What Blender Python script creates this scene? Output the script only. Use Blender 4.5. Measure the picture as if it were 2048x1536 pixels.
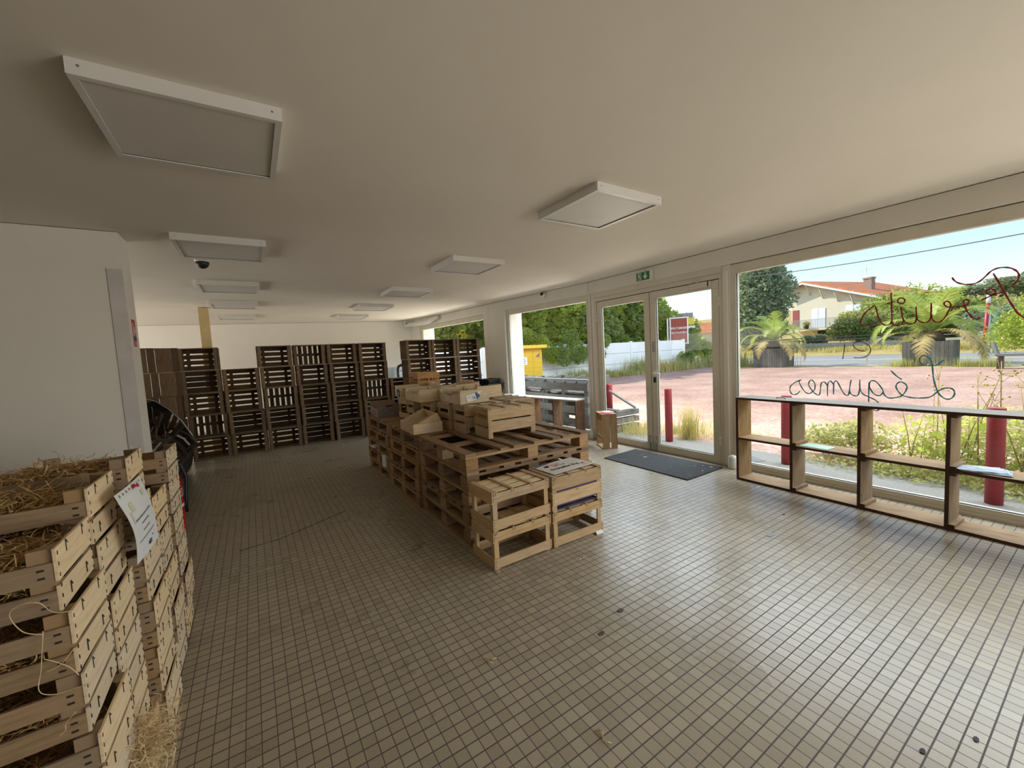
import bpy, bmesh, math, random
from mathutils import Vector, Matrix, noise
random.seed(7)
R = math.radians
PI = math.pi
scene = bpy.context.scene
for o in list(bpy.data.objects):
    bpy.data.objects.remove(o, do_unlink=True)
col = scene.collection

# ------------------------------------------------------------------ camera
FPX = 812.69
YAW, PITCH, ROLL = 0.566951, -0.0744277, -0.0540356
CAMZ = 1.3933
F = Vector((math.sin(YAW)*math.cos(PITCH), math.cos(YAW)*math.cos(PITCH), math.sin(PITCH)))
R0 = Vector((math.cos(YAW), -math.sin(YAW), 0))
U0 = R0.cross(F)
RV = R0*math.cos(ROLL) + U0*math.sin(ROLL)
UV = U0*math.cos(ROLL) - R0*math.sin(ROLL)
cam_data = bpy.data.cameras.new('camera')
cam_data.sensor_width = 36.0
cam_data.lens = FPX/2048*36
cam_data.clip_start = 0.02
cam_data.clip_end = 1000
cam = bpy.data.objects.new('camera', cam_data)
M = Matrix.Identity(4)
for i in range(3):
    M[i][0], M[i][1], M[i][2] = RV[i], UV[i], -F[i]
M[2][3] = CAMZ
cam.matrix_world = M
col.objects.link(cam)
scene.camera = cam

def ray(px, py):
    return F + RV*((px-1024)/FPX) - UV*((py-768)/FPX)
def at_z(px, py, z):
    d = ray(px, py); t = (z-CAMZ)/d.z
    return Vector((d.x*t, d.y*t, z))
def at_x(px, py, x):
    d = ray(px, py); t = x/d.x
    return Vector((x, d.y*t, CAMZ+d.z*t))
def at_y(px, py, y):
    d = ray(px, py); t = y/d.y
    return Vector((d.x*t, y, CAMZ+d.z*t))
def at_d(px, py, D):
    d = ray(px, py); t = D/math.hypot(d.x, d.y)
    return Vector((d.x*t, d.y*t, CAMZ+d.z*t))

# ------------------------------------------------------------------ world, sun, exposure
SUN_DIR = Vector((-0.22, 0.74, 0.62)).normalized()      # towards the sun
world = bpy.data.worlds.new('world')
scene.world = world
world.use_nodes = True
wn = world.node_tree
wn.nodes.clear()
wo = wn.nodes.new('ShaderNodeOutputWorld')
bg = wn.nodes.new('ShaderNodeBackground')
sky = wn.nodes.new('ShaderNodeTexSky')
sky.sky_type = 'NISHITA'
sky.sun_disc = False
sky.sun_elevation = math.asin(SUN_DIR.z)
sky.sun_rotation = math.atan2(SUN_DIR.x, SUN_DIR.y)
sky.air_density = 1.3
sky.dust_density = 0.6
sky.ozone_density = 2.0
bg.inputs['Strength'].default_value = 0.27
tint = wn.nodes.new('ShaderNodeMix'); tint.data_type = 'RGBA'; tint.blend_type = 'MULTIPLY'
tint.inputs[0].default_value = 1.0; tint.inputs[7].default_value = (0.92, 0.91, 0.985, 1)
wn.links.new(sky.outputs[0], tint.inputs[6])
wn.links.new(tint.outputs[2], bg.inputs['Color'])
wn.links.new(bg.outputs[0], wo.inputs['Surface'])

sun_data = bpy.data.lights.new('sun', 'SUN')
sun_data.energy = 6.2
sun_data.angle = R(0.6)
sun_data.color = (1.0, 0.93, 0.80)
sun = bpy.data.objects.new('sun', sun_data)
sun.rotation_euler = SUN_DIR.to_track_quat('Z', 'Y').to_euler()
sun.location = SUN_DIR*40
col.objects.link(sun)

def area(name, loc, direction, sx, sy, power, color):
    l = bpy.data.lights.new(name, 'AREA')
    l.shape = 'RECTANGLE'; l.size = sx; l.size_y = sy
    l.energy = power; l.color = color
    o = bpy.data.objects.new(name, l)
    o.location = loc
    o.rotation_euler = Vector(direction).to_track_quat('-Z', 'Y').to_euler()
    col.objects.link(o)
    return o
# added fill lamp behind the camera, standing in for storefront window daylight
area('camera_side_fill', (4.2, -2.5, 1.10), (-1, 0.30, -0.18), 3.2, 1.6, 135, (1.0, 0.965, 0.90))
# added fill lamp hidden behind the wall stub, brightening the rear of the shop
area('rear_fill', (-4.6, 8.2, 1.0), (1, 0, 0.22), 6.0, 1.6, 130, (1.0, 0.96, 0.89))
# added lamps outside the storefront, kept out of the window view
# added fill lamp high over the forecourt, on the trees and the white wall
area('tree_fill', (13.0, 1.0, 11.0), (0.12, 1, -0.40), 26.0, 8.0, 3000, (0.97, 0.99, 1.0))
# added lamps low behind planters and crates, imitating ground bounce on the ceiling
area('ceiling_fill', (6.7, 7.0, 0.02), (-0.55, 0, 0.83), 2.8, 1.2, 170, (1.0, 0.93, 0.80))
area('ceiling_fill_far', (6.0, 9.7, 0.05), (-0.60, 0.1, 0.80), 2.8, 1.2, 170, (1.0, 0.93, 0.80))
area('storefront_fill', (7.2, 3.2, 4.3), (-1, 0, -0.62), 13.0, 2.2, 950, (0.88, 0.95, 1.0))  # added lamp imitating sky glow, brightening the floor through the storefront
area('storefront_fill_far', (6.6, 11.2, 4.3), (-1, -0.1, -0.66), 5.0, 2.2, 620, (0.95, 0.98, 1.0))  # second added lamp, brightening the far end through the last window

scene.view_settings.view_transform = 'Standard'
scene.view_settings.look = 'None'
scene.view_settings.gamma = 1.0
scene.view_settings.use_curve_mapping = False
scene.view_settings.exposure = 0.0

# ------------------------------------------------------------------ mesh helpers
class MB:
    def __init__(s):
        s.bm = bmesh.new()
        s.uv = s.bm.loops.layers.uv.new('UVMap')
        s.tone = s.bm.faces.layers.float.new('tone')
    def face(s, vs, mat=0, tone=0.5, uvs=None, smooth=False):
        try:
            f = s.bm.faces.new(vs)
        except ValueError:
            return None
        f.material_index = mat
        f[s.tone] = tone
        f.smooth = smooth
        if uvs:
            for l, u in zip(f.loops, uvs):
                l[s.uv].uv = u
        return f
    def hexa(s, c, size, mat=0, mx=None, tone=None, taper=None):
        """box centred at c with full size; wood grain follows the longest edge"""
        c = Vector(c); h = Vector(size)*0.5
        L = max(range(3), key=lambda i: size[i])
        if tone is None: tone = random.random()
        ru, rv = random.uniform(0, 40), random.uniform(0, 40)
        vs, loc = [], []
        for sx in (-1, 1):
            for sy in (-1, 1):
                for sz in (-1, 1):
                    p = Vector((sx*h.x, sy*h.y, sz*h.z))
                    loc.append(p.copy())
                    q = (mx @ p if mx else p) + c
                    vs.append(s.bm.verts.new(q))
        quads = (((0, 1, 3, 2), 0), ((4, 6, 7, 5), 0), ((0, 4, 5, 1), 1), ((2, 3, 7, 6), 1), ((0, 2, 6, 4), 2), ((1, 5, 7, 3), 2))
        for q, n in quads:
            o = [i for i in range(3) if i != n]
            if L in o:
                a = L; b = o[0] if o[1] == L else o[1]
            else:
                a, b = o
            s.face([vs[i] for i in q], mat, tone, [(loc[i][a]+ru, loc[i][b]+rv) for i in q])
    def box(s, x0, x1, y0, y1, z0, z1, mat=0, tone=None):
        s.hexa(((x0+x1)/2, (y0+y1)/2, (z0+z1)/2), (x1-x0, y1-y0, z1-z0), mat, None, tone)
    def bar(s, a, b, w, t, mat=0, up=(0, 0, 1), tone=None):
        """rectangular bar from a to b, w across, t thick along 'up'"""
        a, b = Vector(a), Vector(b)
        d = b-a; L = d.length
        if L < 1e-6: return
        x = d/L; z = Vector(up); z = z - x*z.dot(x)
        if z.length < 1e-4: z = Vector((1, 0, 0)) - x*x.x
        z.normalize(); y = z.cross(x)
        mx = Matrix((x, y, z)).transposed()
        s.hexa((a+b)/2, (L, w, t), mat, mx, tone)
    def tube(s, pts, r, n=8, mat=0, caps=True, smooth=True, tone=0.5):
        pts = [Vector(p) for p in pts]
        rs = r if isinstance(r, (list, tuple)) else [r]*len(pts)
        rings = []
        ref = None
        for i, p in enumerate(pts):
            d = (pts[min(i+1, len(pts)-1)] - pts[max(i-1, 0)])
            if d.length < 1e-9: d = Vector((0, 0, 1))
            d.normalize()
            if ref is None:
                ref = Vector((0, 0, 1)) if abs(d.z) < 0.9 else Vector((1, 0, 0))
            x = ref - d*ref.dot(d)
            if x.length < 1e-4: x = d.orthogonal()
            x.normalize(); y = d.cross(x); ref = x
            rings.append([s.bm.verts.new(p + (x*math.cos(2*PI*k/n) + y*math.sin(2*PI*k/n))*rs[i]) for k in range(n)])
        for a, b in zip(rings, rings[1:]):
            for k in range(n):
                s.face([a[k], a[(k+1) % n], b[(k+1) % n], b[k]], mat, tone, None, smooth)
        if caps and n > 2:
            s.face(rings[0][::-1], mat, tone); s.face(rings[-1], mat, tone)
    def cyl(s, a, b, r, n=16, mat=0):
        s.tube([a, b], r, n, mat)
    def lathe(s, prof, n=20, mat=0, c=(0, 0, 0)):
        """prof: (radius, z) pairs"""
        c = Vector(c); rings = []
        for r, z in prof:
            rings.append([s.bm.verts.new(c + Vector((max(r, 1e-4)*math.cos(2*PI*k/n), max(r, 1e-4)*math.sin(2*PI*k/n), z))) for k in range(n)])
        for a, b in zip(rings, rings[1:]):
            for k in range(n):
                s.face([a[k], a[(k+1) % n], b[(k+1) % n], b[k]], mat, 0.5, None, True)
        s.face(rings[0][::-1], mat); s.face(rings[-1], mat)
    def prism(s, poly, off, mat=0, tone=0.5):
        """closed polygon of 3-D points extruded by vector off"""
        off = Vector(off)
        a = [s.bm.verts.new(Vector(p)) for p in poly]
        b = [s.bm.verts.new(Vector(p)+off) for p in poly]
        s.face(a[::-1], mat, tone); s.face(b, mat, tone)
        n = len(a)
        for i in range(n):
            s.face([a[i], a[(i+1) % n], b[(i+1) % n], b[i]], mat, tone)
    def quad(s, p, mat=0, tone=0.5, uvs=None, smooth=False):
        return s.face([s.bm.verts.new(Vector(q)) for q in p], mat, tone, uvs, smooth)
    def build(s, name, mats, parent=None, loc=(0, 0, 0), rot=(0, 0, 0), bevel=0):
        bmesh.ops.recalc_face_normals(s.bm, faces=s.bm.faces[:])
        me = bpy.data.meshes.new(name)
        s.bm.to_mesh(me); s.bm.free()
        for m in (mats if isinstance(mats, (list, tuple)) else [mats]):
            me.materials.append(m)
        return link(name, me, parent, loc, rot, bevel)

def link(name, me, parent=None, loc=(0, 0, 0), rot=(0, 0, 0), bevel=0):
    o = bpy.data.objects.new(name, me)
    col.objects.link(o)
    if parent: o.parent = parent
    o.location = loc; o.rotation_euler = rot
    if bevel:
        m = o.modifiers.new('bevel', 'BEVEL'); m.width = bevel; m.segments = 2; m.limit_method = 'ANGLE'
    return o
def tag(o, label, cat, group=None, kind=None):
    o['label'] = label; o['category'] = cat
    if group: o['group'] = group
    if kind: o['kind'] = kind
    return o
def thing(name, label, cat, loc=(0, 0, 0), rot=(0, 0, 0), group=None):
    o = bpy.data.objects.new(name, None)
    o.empty_display_size = 0.1
    col.objects.link(o)
    o.location = loc; o.rotation_euler = rot
    return tag(o, label, cat, group)
def struct(o):
    o['kind'] = 'structure'
    return o
def struct_root(name, loc=(0, 0, 0), rot=(0, 0, 0)):
    o = bpy.data.objects.new(name, None)
    col.objects.link(o); o.location = loc; o.rotation_euler = rot
    o['kind'] = 'structure'
    return o
def copy_tree(o, parent=None):
    c = o.copy(); col.objects.link(c)
    if parent: c.parent = parent
    for ch in list(o.children):
        copy_tree(ch, c)
    return c
def dup(root, loc, rot, label, group=None):
    c = copy_tree(root)
    c.location = loc; c.rotation_euler = rot
    c['label'] = label
    if group: c['group'] = group
    return c
def raw_mesh(name, verts, faces, mats, uvs=None, smooth=False):
    me = bpy.data.meshes.new(name)
    me.from_pydata(verts, [], faces)
    for m in (mats if isinstance(mats, (list, tuple)) else [mats]): me.materials.append(m)
    me.update()
    return me

# ------------------------------------------------------------------ materials
def new_mat(name):
    m = bpy.data.materials.new(name); m.use_nodes = True
    nt = m.node_tree
    b = nt.nodes['Principled BSDF']
    return m, nt, b
def N(nt, typ, **kw):
    n = nt.nodes.new(typ)
    for k, v in kw.items():
        if k in n.bl_rna.properties: setattr(n, k, v)
    return n
def setin(n, **kw):
    for k, v in kw.items():
        n.inputs[k.replace('_', ' ')].default_value = v
def ramp(nt, fac, stops):
    r = nt.nodes.new('ShaderNodeValToRGB')
    e = r.color_ramp.elements
    while len(e) < len(stops): e.new(0.5)
    for i, (p, c) in enumerate(stops):
        e[i].position = p; e[i].color = (*c, 1)
    nt.links.new(fac, r.inputs[0])
    return r.outputs[0]
def math_node(nt, op, a, b=None, c=None):
    n = nt.nodes.new('ShaderNodeMath'); n.operation = op
    for i, v in enumerate((a, b, c)):
        if v is None: continue
        if isinstance(v, (int, float)): n.inputs[i].default_value = v
        else: nt.links.new(v, n.inputs[i])
    return n.outputs[0]
def mixcol(nt, fac, a, b, mode='MIX'):
    n = nt.nodes.new('ShaderNodeMix'); n.data_type = 'RGBA'; n.blend_type = mode
    for idx, v in ((0, fac), (6, a), (7, b)):
        if isinstance(v, (int, float)): n.inputs[idx].default_value = v
        elif isinstance(v, tuple): n.inputs[idx].default_value = (*v, 1) if len(v) == 3 else v
        else: nt.links.new(v, n.inputs[idx])
    return n.outputs[2]
def objcoord(nt):
    return nt.nodes.new('ShaderNodeTexCoord').outputs['Object']
def noise_tex(nt, vec, scale, detail=3, rough=0.55):
    n = nt.nodes.new('ShaderNodeTexNoise')
    n.inputs['Scale'].default_value = scale; n.inputs['Detail'].default_value = detail
    n.inputs['Roughness'].default_value = rough
    if vec is not None: nt.links.new(vec, n.inputs['Vector'])
    return n.outputs[0]
def bump(nt, b, h, strength, dist=0.01):
    n = nt.nodes.new('ShaderNodeBump')
    n.inputs['Strength'].default_value = strength; n.inputs['Distance'].default_value = dist
    nt.links.new(h, n.inputs['Height']); nt.links.new(n.outputs[0], b.inputs['Normal'])

def plain(name, color, rough=0.6, metal=0.0, var=0.08, scale=6.0, spec=0.5):
    m, nt, b = new_mat(name)
    f = noise_tex(nt, objcoord(nt), scale, 4)
    lo = tuple(max(0, c*(1-var)) for c in color); hi = tuple(min(1, c*(1+var)) for c in color)
    nt.links.new(ramp(nt, f, [(0.3, lo), (0.7, hi)]), b.inputs['Base Color'])
    b.inputs['Roughness'].default_value = rough
    b.inputs['Metallic'].default_value = metal
    b.inputs['Specular IOR Level'].default_value = spec
    return m
def wood(name, light, dark, rough=0.75, vary=0.5, knots=0.0, grain=1.0):
    """planks: grain runs along U (metres), every board has its own tone"""
    m, nt, b = new_mat(name)
    uv = N(nt, 'ShaderNodeUVMap'); uv.uv_map = 'UVMap'
    mp = nt.nodes.new('ShaderNodeMapping')
    mp.inputs['Scale'].default_value = (5*grain, 95*grain, 1)
    nt.links.new(uv.outputs[0], mp.inputs[0])
    g1 = noise_tex(nt, mp.outputs[0], 1.0, 4, 0.6)
    mp2 = nt.nodes.new('ShaderNodeMapping'); mp2.inputs['Scale'].default_value = (7, 22, 1)
    nt.links.new(uv.outputs[0], mp2.inputs[0])
    g2 = noise_tex(nt, mp2.outputs[0], 1.0, 3, 0.6)
    f = math_node(nt, 'ADD', math_node(nt, 'MULTIPLY', g1, 0.6), math_node(nt, 'MULTIPLY', g2, 0.4))
    c = ramp(nt, f, [(0.30, dark), (0.48, tuple((a*0.35+d*0.65) for a, d in zip(dark, light))), (0.66, light)])
    if knots:
        v = nt.nodes.new('ShaderNodeTexVoronoi'); v.inputs['Scale'].default_value = 1.0
        mp3 = nt.nodes.new('ShaderNodeMapping'); mp3.inputs['Scale'].default_value = (4, 8, 1)
        nt.links.new(uv.outputs[0], mp3.inputs[0]); nt.links.new(mp3.outputs[0], v.inputs['Vector'])
        k = math_node(nt, 'LESS_THAN', v.outputs['Distance'], knots)
        c = mixcol(nt, math_node(nt, 'MULTIPLY', k, 0.7), c, tuple(d*0.45 for d in dark))
    at = N(nt, 'ShaderNodeAttribute'); at.attribute_name = 'tone'
    oi = nt.nodes.new('ShaderNodeObjectInfo')
    t = math_node(nt, 'ADD', math_node(nt, 'MULTIPLY', at.outputs['Fac'], 0.65), math_node(nt, 'MULTIPLY', oi.outputs['Random'], 0.35))
    val = math_node(nt, 'ADD', math_node(nt, 'MULTIPLY', t, vary), 1.0-vary*0.5)
    hsv = nt.nodes.new('ShaderNodeHueSaturation')
    nt.links.new(val, hsv.inputs['Value']); nt.links.new(c, hsv.inputs['Color'])
    sat = math_node(nt, 'ADD', math_node(nt, 'MULTIPLY', oi.outputs['Random'], 0.3), 0.85)
    nt.links.new(sat, hsv.inputs['Saturation'])
    nt.links.new(hsv.outputs[0], b.inputs['Base Color'])
    b.inputs['Roughness'].default_value = rough
    b.inputs['Specular IOR Level'].default_value = 0.25
    bump(nt, b, f, 0.25, 0.003)
    return m
def leafmat(name, c1, c2, trans=0.45):
    m, nt, b = new_mat(name)
    oi = nt.nodes.new('ShaderNodeObjectInfo')
    f = noise_tex(nt, objcoord(nt), 1.3, 3)
    g = noise_tex(nt, objcoord(nt), 14, 2)
    ff = math_node(nt, 'ADD', math_node(nt, 'MULTIPLY', f, 0.6), math_node(nt, 'MULTIPLY', g, 0.4))
    c = ramp(nt, ff, [(0.35, c1), (0.62, c2)])
    nt.links.new(c, b.inputs['Base Color'])
    b.inputs['Roughness'].default_value = 0.6
    b.inputs['Specular IOR Level'].default_value = 0.25
    tr = nt.nodes.new('ShaderNodeBsdfTranslucent')
    nt.links.new(mixcol(nt, 0.5, c, (0.72, 0.76, 0.12), 'MIX'), tr.inputs['Color'])
    mx = nt.nodes.new('ShaderNodeMixShader'); mx.inputs[0].default_value = trans
    nt.links.new(b.outputs[0], mx.inputs[1]); nt.links.new(tr.outputs[0], mx.inputs[2])
    nt.links.new(mx.outputs[0], nt.nodes['Material Output'].inputs['Surface'])
    return m
def glassmat(name, tint=(0.95, 0.97, 0.96), refl=0.9, rough=0.01):
    m, nt, b = new_mat(name)
    nt.nodes.remove(b)
    t = nt.nodes.new('ShaderNodeBsdfTransparent'); t.inputs[0].default_value = (*tint, 1)
    g = nt.nodes.new('ShaderNodeBsdfGlossy'); g.inputs['Roughness'].default_value = rough
    fr = nt.nodes.new('ShaderNodeFresnel'); fr.inputs[0].default_value = 1.4
    mx = nt.nodes.new('ShaderNodeMixShader')
    ge = nt.nodes.new('ShaderNodeNewGeometry')      # reflect on the face that is met first only
    ff = math_node(nt, 'MULTIPLY', fr.outputs[0], math_node(nt, 'SUBTRACT', refl, math_node(nt, 'MULTIPLY', ge.outputs['Backfacing'], refl)))
    nt.links.new(ff, mx.inputs[0])
    nt.links.new(t.outputs[0], mx.inputs[1]); nt.links.new(g.outputs[0], mx.inputs[2])
    nt.links.new(mx.outputs[0], nt.nodes['Material Output'].inputs['Surface'])
    return m

def floor_mat():
    m, nt, b = new_mat('ceramic_mosaic')
    S = 0.0512
    xyz = nt.nodes.new('ShaderNodeSeparateXYZ')
    nt.links.new(objcoord(nt), xyz.inputs[0])
    u = math_node(nt, 'SUBTRACT', math_node(nt, 'DIVIDE', xyz.outputs[0], S), 0.33)
    v = math_node(nt, 'SUBTRACT', math_node(nt, 'DIVIDE', xyz.outputs[1], S), 0.80)
    fu, fv = math_node(nt, 'FRACT', u), math_node(nt, 'FRACT', v)
    wu, wv = 0.032, 0.050
    def line(f, w):
        d = math_node(nt, 'ABSOLUTE', math_node(nt, 'SUBTRACT', f, 0.5))
        return math_node(nt, 'GREATER_THAN', d, 0.5-w)
    g = math_node(nt, 'MAXIMUM', line(fu, wu), line(fv, wv))
    cx = nt.nodes.new('ShaderNodeCombineXYZ')
    nt.links.new(math_node(nt, 'FLOOR', u), cx.inputs[0]); nt.links.new(math_node(nt, 'FLOOR', v), cx.inputs[1])
    wn_ = nt.nodes.new('ShaderNodeTexWhiteNoise'); wn_.noise_dimensions = '2D'
    nt.links.new(cx.outputs[0], wn_.inputs['Vector'])
    sp = noise_tex(nt, objcoord(nt), 420, 2)
    big = noise_tex(nt, objcoord(nt), 1.7, 5, 0.6)
    t = math_node(nt, 'ADD', math_node(nt, 'MULTIPLY', wn_.outputs[0], 0.22), math_node(nt, 'ADD', math_node(nt, 'MULTIPLY', sp, 0.5), math_node(nt, 'MULTIPLY', big, 0.35)))
    tile = ramp(nt, t, [(0.22, (0.24, 0.195, 0.135)), (0.55, (0.36, 0.305, 0.22)), (0.85, (0.45, 0.39, 0.29))])
    c = mixcol(nt, g, tile, (0.085, 0.066, 0.060))
    # a worn drag mark across the aisle
    nt.links.new(c, b.inputs['Base Color'])
    r = math_node(nt, 'ADD', math_node(nt, 'MULTIPLY', big, 0.16), math_node(nt, 'ADD', math_node(nt, 'MULTIPLY', g, 0.4), 0.21))
    nt.links.new(r, b.inputs['Roughness'])
    b.inputs['Specular IOR Level'].default_value = 0.5
    bump(nt, b, math_node(nt, 'SUBTRACT', math_node(nt, 'MULTIPLY', sp, 0.12), g), 0.35, 0.0012)
    return m
def paint(name, color, rough=0.85, var=0.05):
    m, nt, b = new_mat(name)
    oc = objcoord(nt)
    f = noise_tex(nt, oc, 0.9, 6, 0.65)
    lo = tuple(c*(1-var) for c in color); hi = tuple(min(1, c*(1+var)) for c in color)
    nt.links.new(ramp(nt, f, [(0.3, lo), (0.7, hi)]), b.inputs['Base Color'])
    b.inputs['Roughness'].default_value = rough
    b.inputs['Specular IOR Level'].default_value = 0.2
    bump(nt, b, noise_tex(nt, oc, 90, 3), 0.06, 0.004)
    return m
def ground_mat(name, a, bcol, ccol, scale, rough=0.95, big=0.25):
    m, nt, b = new_mat(name)
    oc = objcoord(nt)
    f1 = noise_tex(nt, oc, scale, 4, 0.7)
    f2 = noise_tex(nt, oc, big, 5, 0.6)
    f = math_node(nt, 'ADD', math_node(nt, 'MULTIPLY', f1, 0.6), math_node(nt, 'MULTIPLY', f2, 0.4))
    nt.links.new(ramp(nt, f, [(0.32, a), (0.5, bcol), (0.68, ccol)]), b.inputs['Base Color'])
    b.inputs['Roughness'].default_value = rough
    b.inputs['Specular IOR Level'].default_value = 0.15
    bump(nt, b, f1, 0.5, 0.02)
    return m

MT = {}
MT['floor'] = floor_mat()
MT['wall'] = paint('wall_paint', (0.78, 0.745, 0.68))
MT['ceiling'] = paint('ceiling_paint', (0.80, 0.745, 0.655), 0.9, 0.03)
MT['frame'] = plain('cream_frame', (0.66, 0.62, 0.52), 0.45, 0, 0.05)
MT['white_plastic'] = plain('white_plastic', (0.75, 0.74, 0.70), 0.4, 0, 0.03)
MT['diffuser'] = plain('lamp_diffuser', (0.68, 0.65, 0.60), 0.5, 0, 0.02)
MT['lamp_frame'] = plain('lamp_frame_white', (0.72, 0.70, 0.66), 0.4, 0, 0.03)
MT['black'] = plain('black_plastic', (0.012, 0.012, 0.013), 0.45, 0, 0.2)
MT['dark_gap'] = plain('dark_seal', (0.02, 0.02, 0.02), 0.7)
MT['steel'] = plain('steel', (0.45, 0.45, 0.45), 0.35, 0.9, 0.1)
MT['red'] = plain('red_paint', (0.42, 0.018, 0.02), 0.4, 0, 0.12)
MT['white'] = plain('white_print', (0.80, 0.80, 0.80), 0.7, 0, 0.03)
MT['ink'] = plain('black_ink', (0.03, 0.03, 0.04), 0.7)
MT['grey_ink'] = plain('grey_ink', (0.25, 0.26, 0.29), 0.7)
MT['red_ink'] = plain('red_ink', (0.50, 0.03, 0.05), 0.7)
MT['blue_ink'] = plain('blue_ink', (0.03, 0.10, 0.28), 0.7)
MT['green_sign'] = plain('exit_green', (0.010, 0.17, 0.060), 0.5, 0, 0.05)
MT['mat'] = plain('rubber_mat', (0.030, 0.031, 0.034), 0.9, 0, 0.35, 60)
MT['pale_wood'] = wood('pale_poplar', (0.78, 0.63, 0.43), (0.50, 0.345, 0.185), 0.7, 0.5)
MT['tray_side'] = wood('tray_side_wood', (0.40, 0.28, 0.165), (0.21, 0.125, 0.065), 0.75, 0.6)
MT['pallet_wood'] = wood('pallet_wood', (0.375, 0.245, 0.138), (0.15, 0.085, 0.042), 0.8, 0.9, 0.05)
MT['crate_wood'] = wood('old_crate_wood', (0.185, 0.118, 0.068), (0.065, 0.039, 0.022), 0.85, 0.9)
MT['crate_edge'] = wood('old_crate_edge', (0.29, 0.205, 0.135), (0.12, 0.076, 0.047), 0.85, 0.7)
MT['box_wood'] = wood('produce_crate_wood', (0.56, 0.40, 0.235), (0.32, 0.195, 0.098), 0.75, 0.6, 0.05)
MT['orange_wood'] = wood('orange_crate_wood', (0.55, 0.32, 0.14), (0.36, 0.18, 0.07), 0.7, 0.4)
MT['shelf_wood'] = wood('shelf_wood', (0.40, 0.265, 0.14), (0.15, 0.08, 0.036), 0.7, 0.4, 0.06)
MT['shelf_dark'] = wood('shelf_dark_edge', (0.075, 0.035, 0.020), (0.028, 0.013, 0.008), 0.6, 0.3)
MT['shelf_top'] = wood('shelf_grey_top', (0.30, 0.265, 0.22), (0.17, 0.14, 0.11), 0.7, 0.3)
MT['charred'] = wood('charred_wood', (0.26, 0.13, 0.055), (0.035, 0.016, 0.008), 0.7, 0.4, 0.08, 0.7)
MT['white_wood'] = wood('whitewashed_board', (0.68, 0.66, 0.62), (0.45, 0.42, 0.38), 0.6, 0.3)
MT['grey_wood'] = wood('weathered_grey_wood', (0.20, 0.192, 0.178), (0.07, 0.066, 0.062), 0.9, 0.7)
MT['straw'] = plain('wood_wool', (0.52, 0.30, 0.11), 0.8, 0, 0.45, 30)
MT['stone'] = plain('garden_stone', (0.42, 0.39, 0.33), 0.9, 0, 0.2, 5)
MT['straw_pale'] = plain('wood_wool_pale', (0.68, 0.51, 0.28), 0.7, 0, 0.25, 30)
MT['staple'] = plain('staple_wire', (0.06, 0.055, 0.05), 0.5, 0.6)
MT['glass'] = glassmat('window_glass')
MT['case_glass'] = glassmat('case_glass', (0.55, 0.57, 0.56), 1.0, 0.03)
MT['plastic_film'] = glassmat('plastic_film', (0.9, 0.9, 0.88), 1.0, 0.15)
MT['card'] = plain('brown_card', (0.40, 0.26, 0.14), 0.85, 0, 0.08)
MT['card_white'] = plain('printed_card', (0.66, 0.60, 0.53), 0.8, 0, 0.04)
MT['box_print'] = plain('grey_printed_card', (0.30, 0.29, 0.30), 0.8, 0, 0.25, 60)
MT['orange_ink'] = plain('orange_ink', (0.55, 0.13, 0.03), 0.8)
MT['green_card'] = plain('green_card', (0.22, 0.34, 0.05), 0.8)
MT['green_leaf_ink'] = plain('mint_paper', (0.45, 0.66, 0.55), 0.8)
MT['purple'] = plain('purple_paper', (0.10, 0.06, 0.12), 0.7, 0, 0.2)
MT['yellow_post'] = plain('yellowed_post', (0.62, 0.48, 0.24), 0.8)
MT['yellow'] = plain('locker_yellow', (0.78, 0.50, 0.035), 0.45, 0, 0.03)
MT['concrete'] = ground_mat('concrete', (0.20, 0.19, 0.17), (0.27, 0.255, 0.23), (0.34, 0.32, 0.285), 40)
MT['gravel'] = ground_mat('red_gravel', (0.22, 0.128, 0.098), (0.41, 0.262, 0.208), (0.58, 0.43, 0.36), 15, 0.95, 0.7)
MT['asphalt'] = ground_mat('asphalt', (0.24, 0.235, 0.225), (0.31, 0.305, 0.29), (0.38, 0.37, 0.355), 18)
MT['verge'] = ground_mat('dry_verge', (0.33, 0.25, 0.09), (0.48, 0.37, 0.15), (0.40, 0.38, 0.14), 9, 1.0, 0.6)
MT['white_line'] = plain('road_paint', (0.72, 0.72, 0.70), 0.8)
MT['white_panel'] = plain('white_concrete_panel', (0.85, 0.87, 0.88), 0.85, 0, 0.04, 2)
MT['panel_joint'] = plain('panel_joint', (0.36, 0.38, 0.40), 0.9)
MT['render'] = plain('cream_render', (0.62, 0.575, 0.46), 0.9, 0, 0.04, 3)
MT['render_peach'] = plain('peach_render', (0.62, 0.44, 0.29), 0.9, 0, 0.05, 3)
MT['roof_tile'] = ground_mat('roof_tile', (0.46, 0.15, 0.07), (0.60, 0.235, 0.115), (0.70, 0.34, 0.19), 5, 0.9, 1.0)
MT['shutter'] = plain('pale_shutter', (0.70, 0.76, 0.83), 0.6, 0, 0.03)
MT['brick'] = plain('chimney_brick', (0.34, 0.24, 0.19), 0.9, 0, 0.3, 8)
MT['leaf_a'] = leafmat('leaf_bright', (0.10, 0.19, 0.045), (0.52, 0.58, 0.13), 0.68)
MT['leaf_b'] = leafmat('leaf_mid', (0.09, 0.17, 0.06), (0.33, 0.43, 0.15), 0.55)
MT['leaf_c'] = leafmat('leaf_blue', (0.12, 0.18, 0.13), (0.36, 0.44, 0.32), 0.35)
MT['leaf_d'] = leafmat('leaf_yellow', (0.24, 0.24, 0.09), (0.60, 0.56, 0.27), 0.4)
MT['leaf_far'] = leafmat('leaf_far', (0.20, 0.26, 0.19), (0.34, 0.40, 0.27), 0.2)
MT['palm'] = leafmat('palm_leaf', (0.19, 0.29, 0.06), (0.52, 0.60, 0.20), 0.4)
MT['palm_dry'] = leafmat('palm_dry', (0.34, 0.24, 0.10), (0.55, 0.42, 0.20), 0.3)
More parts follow.
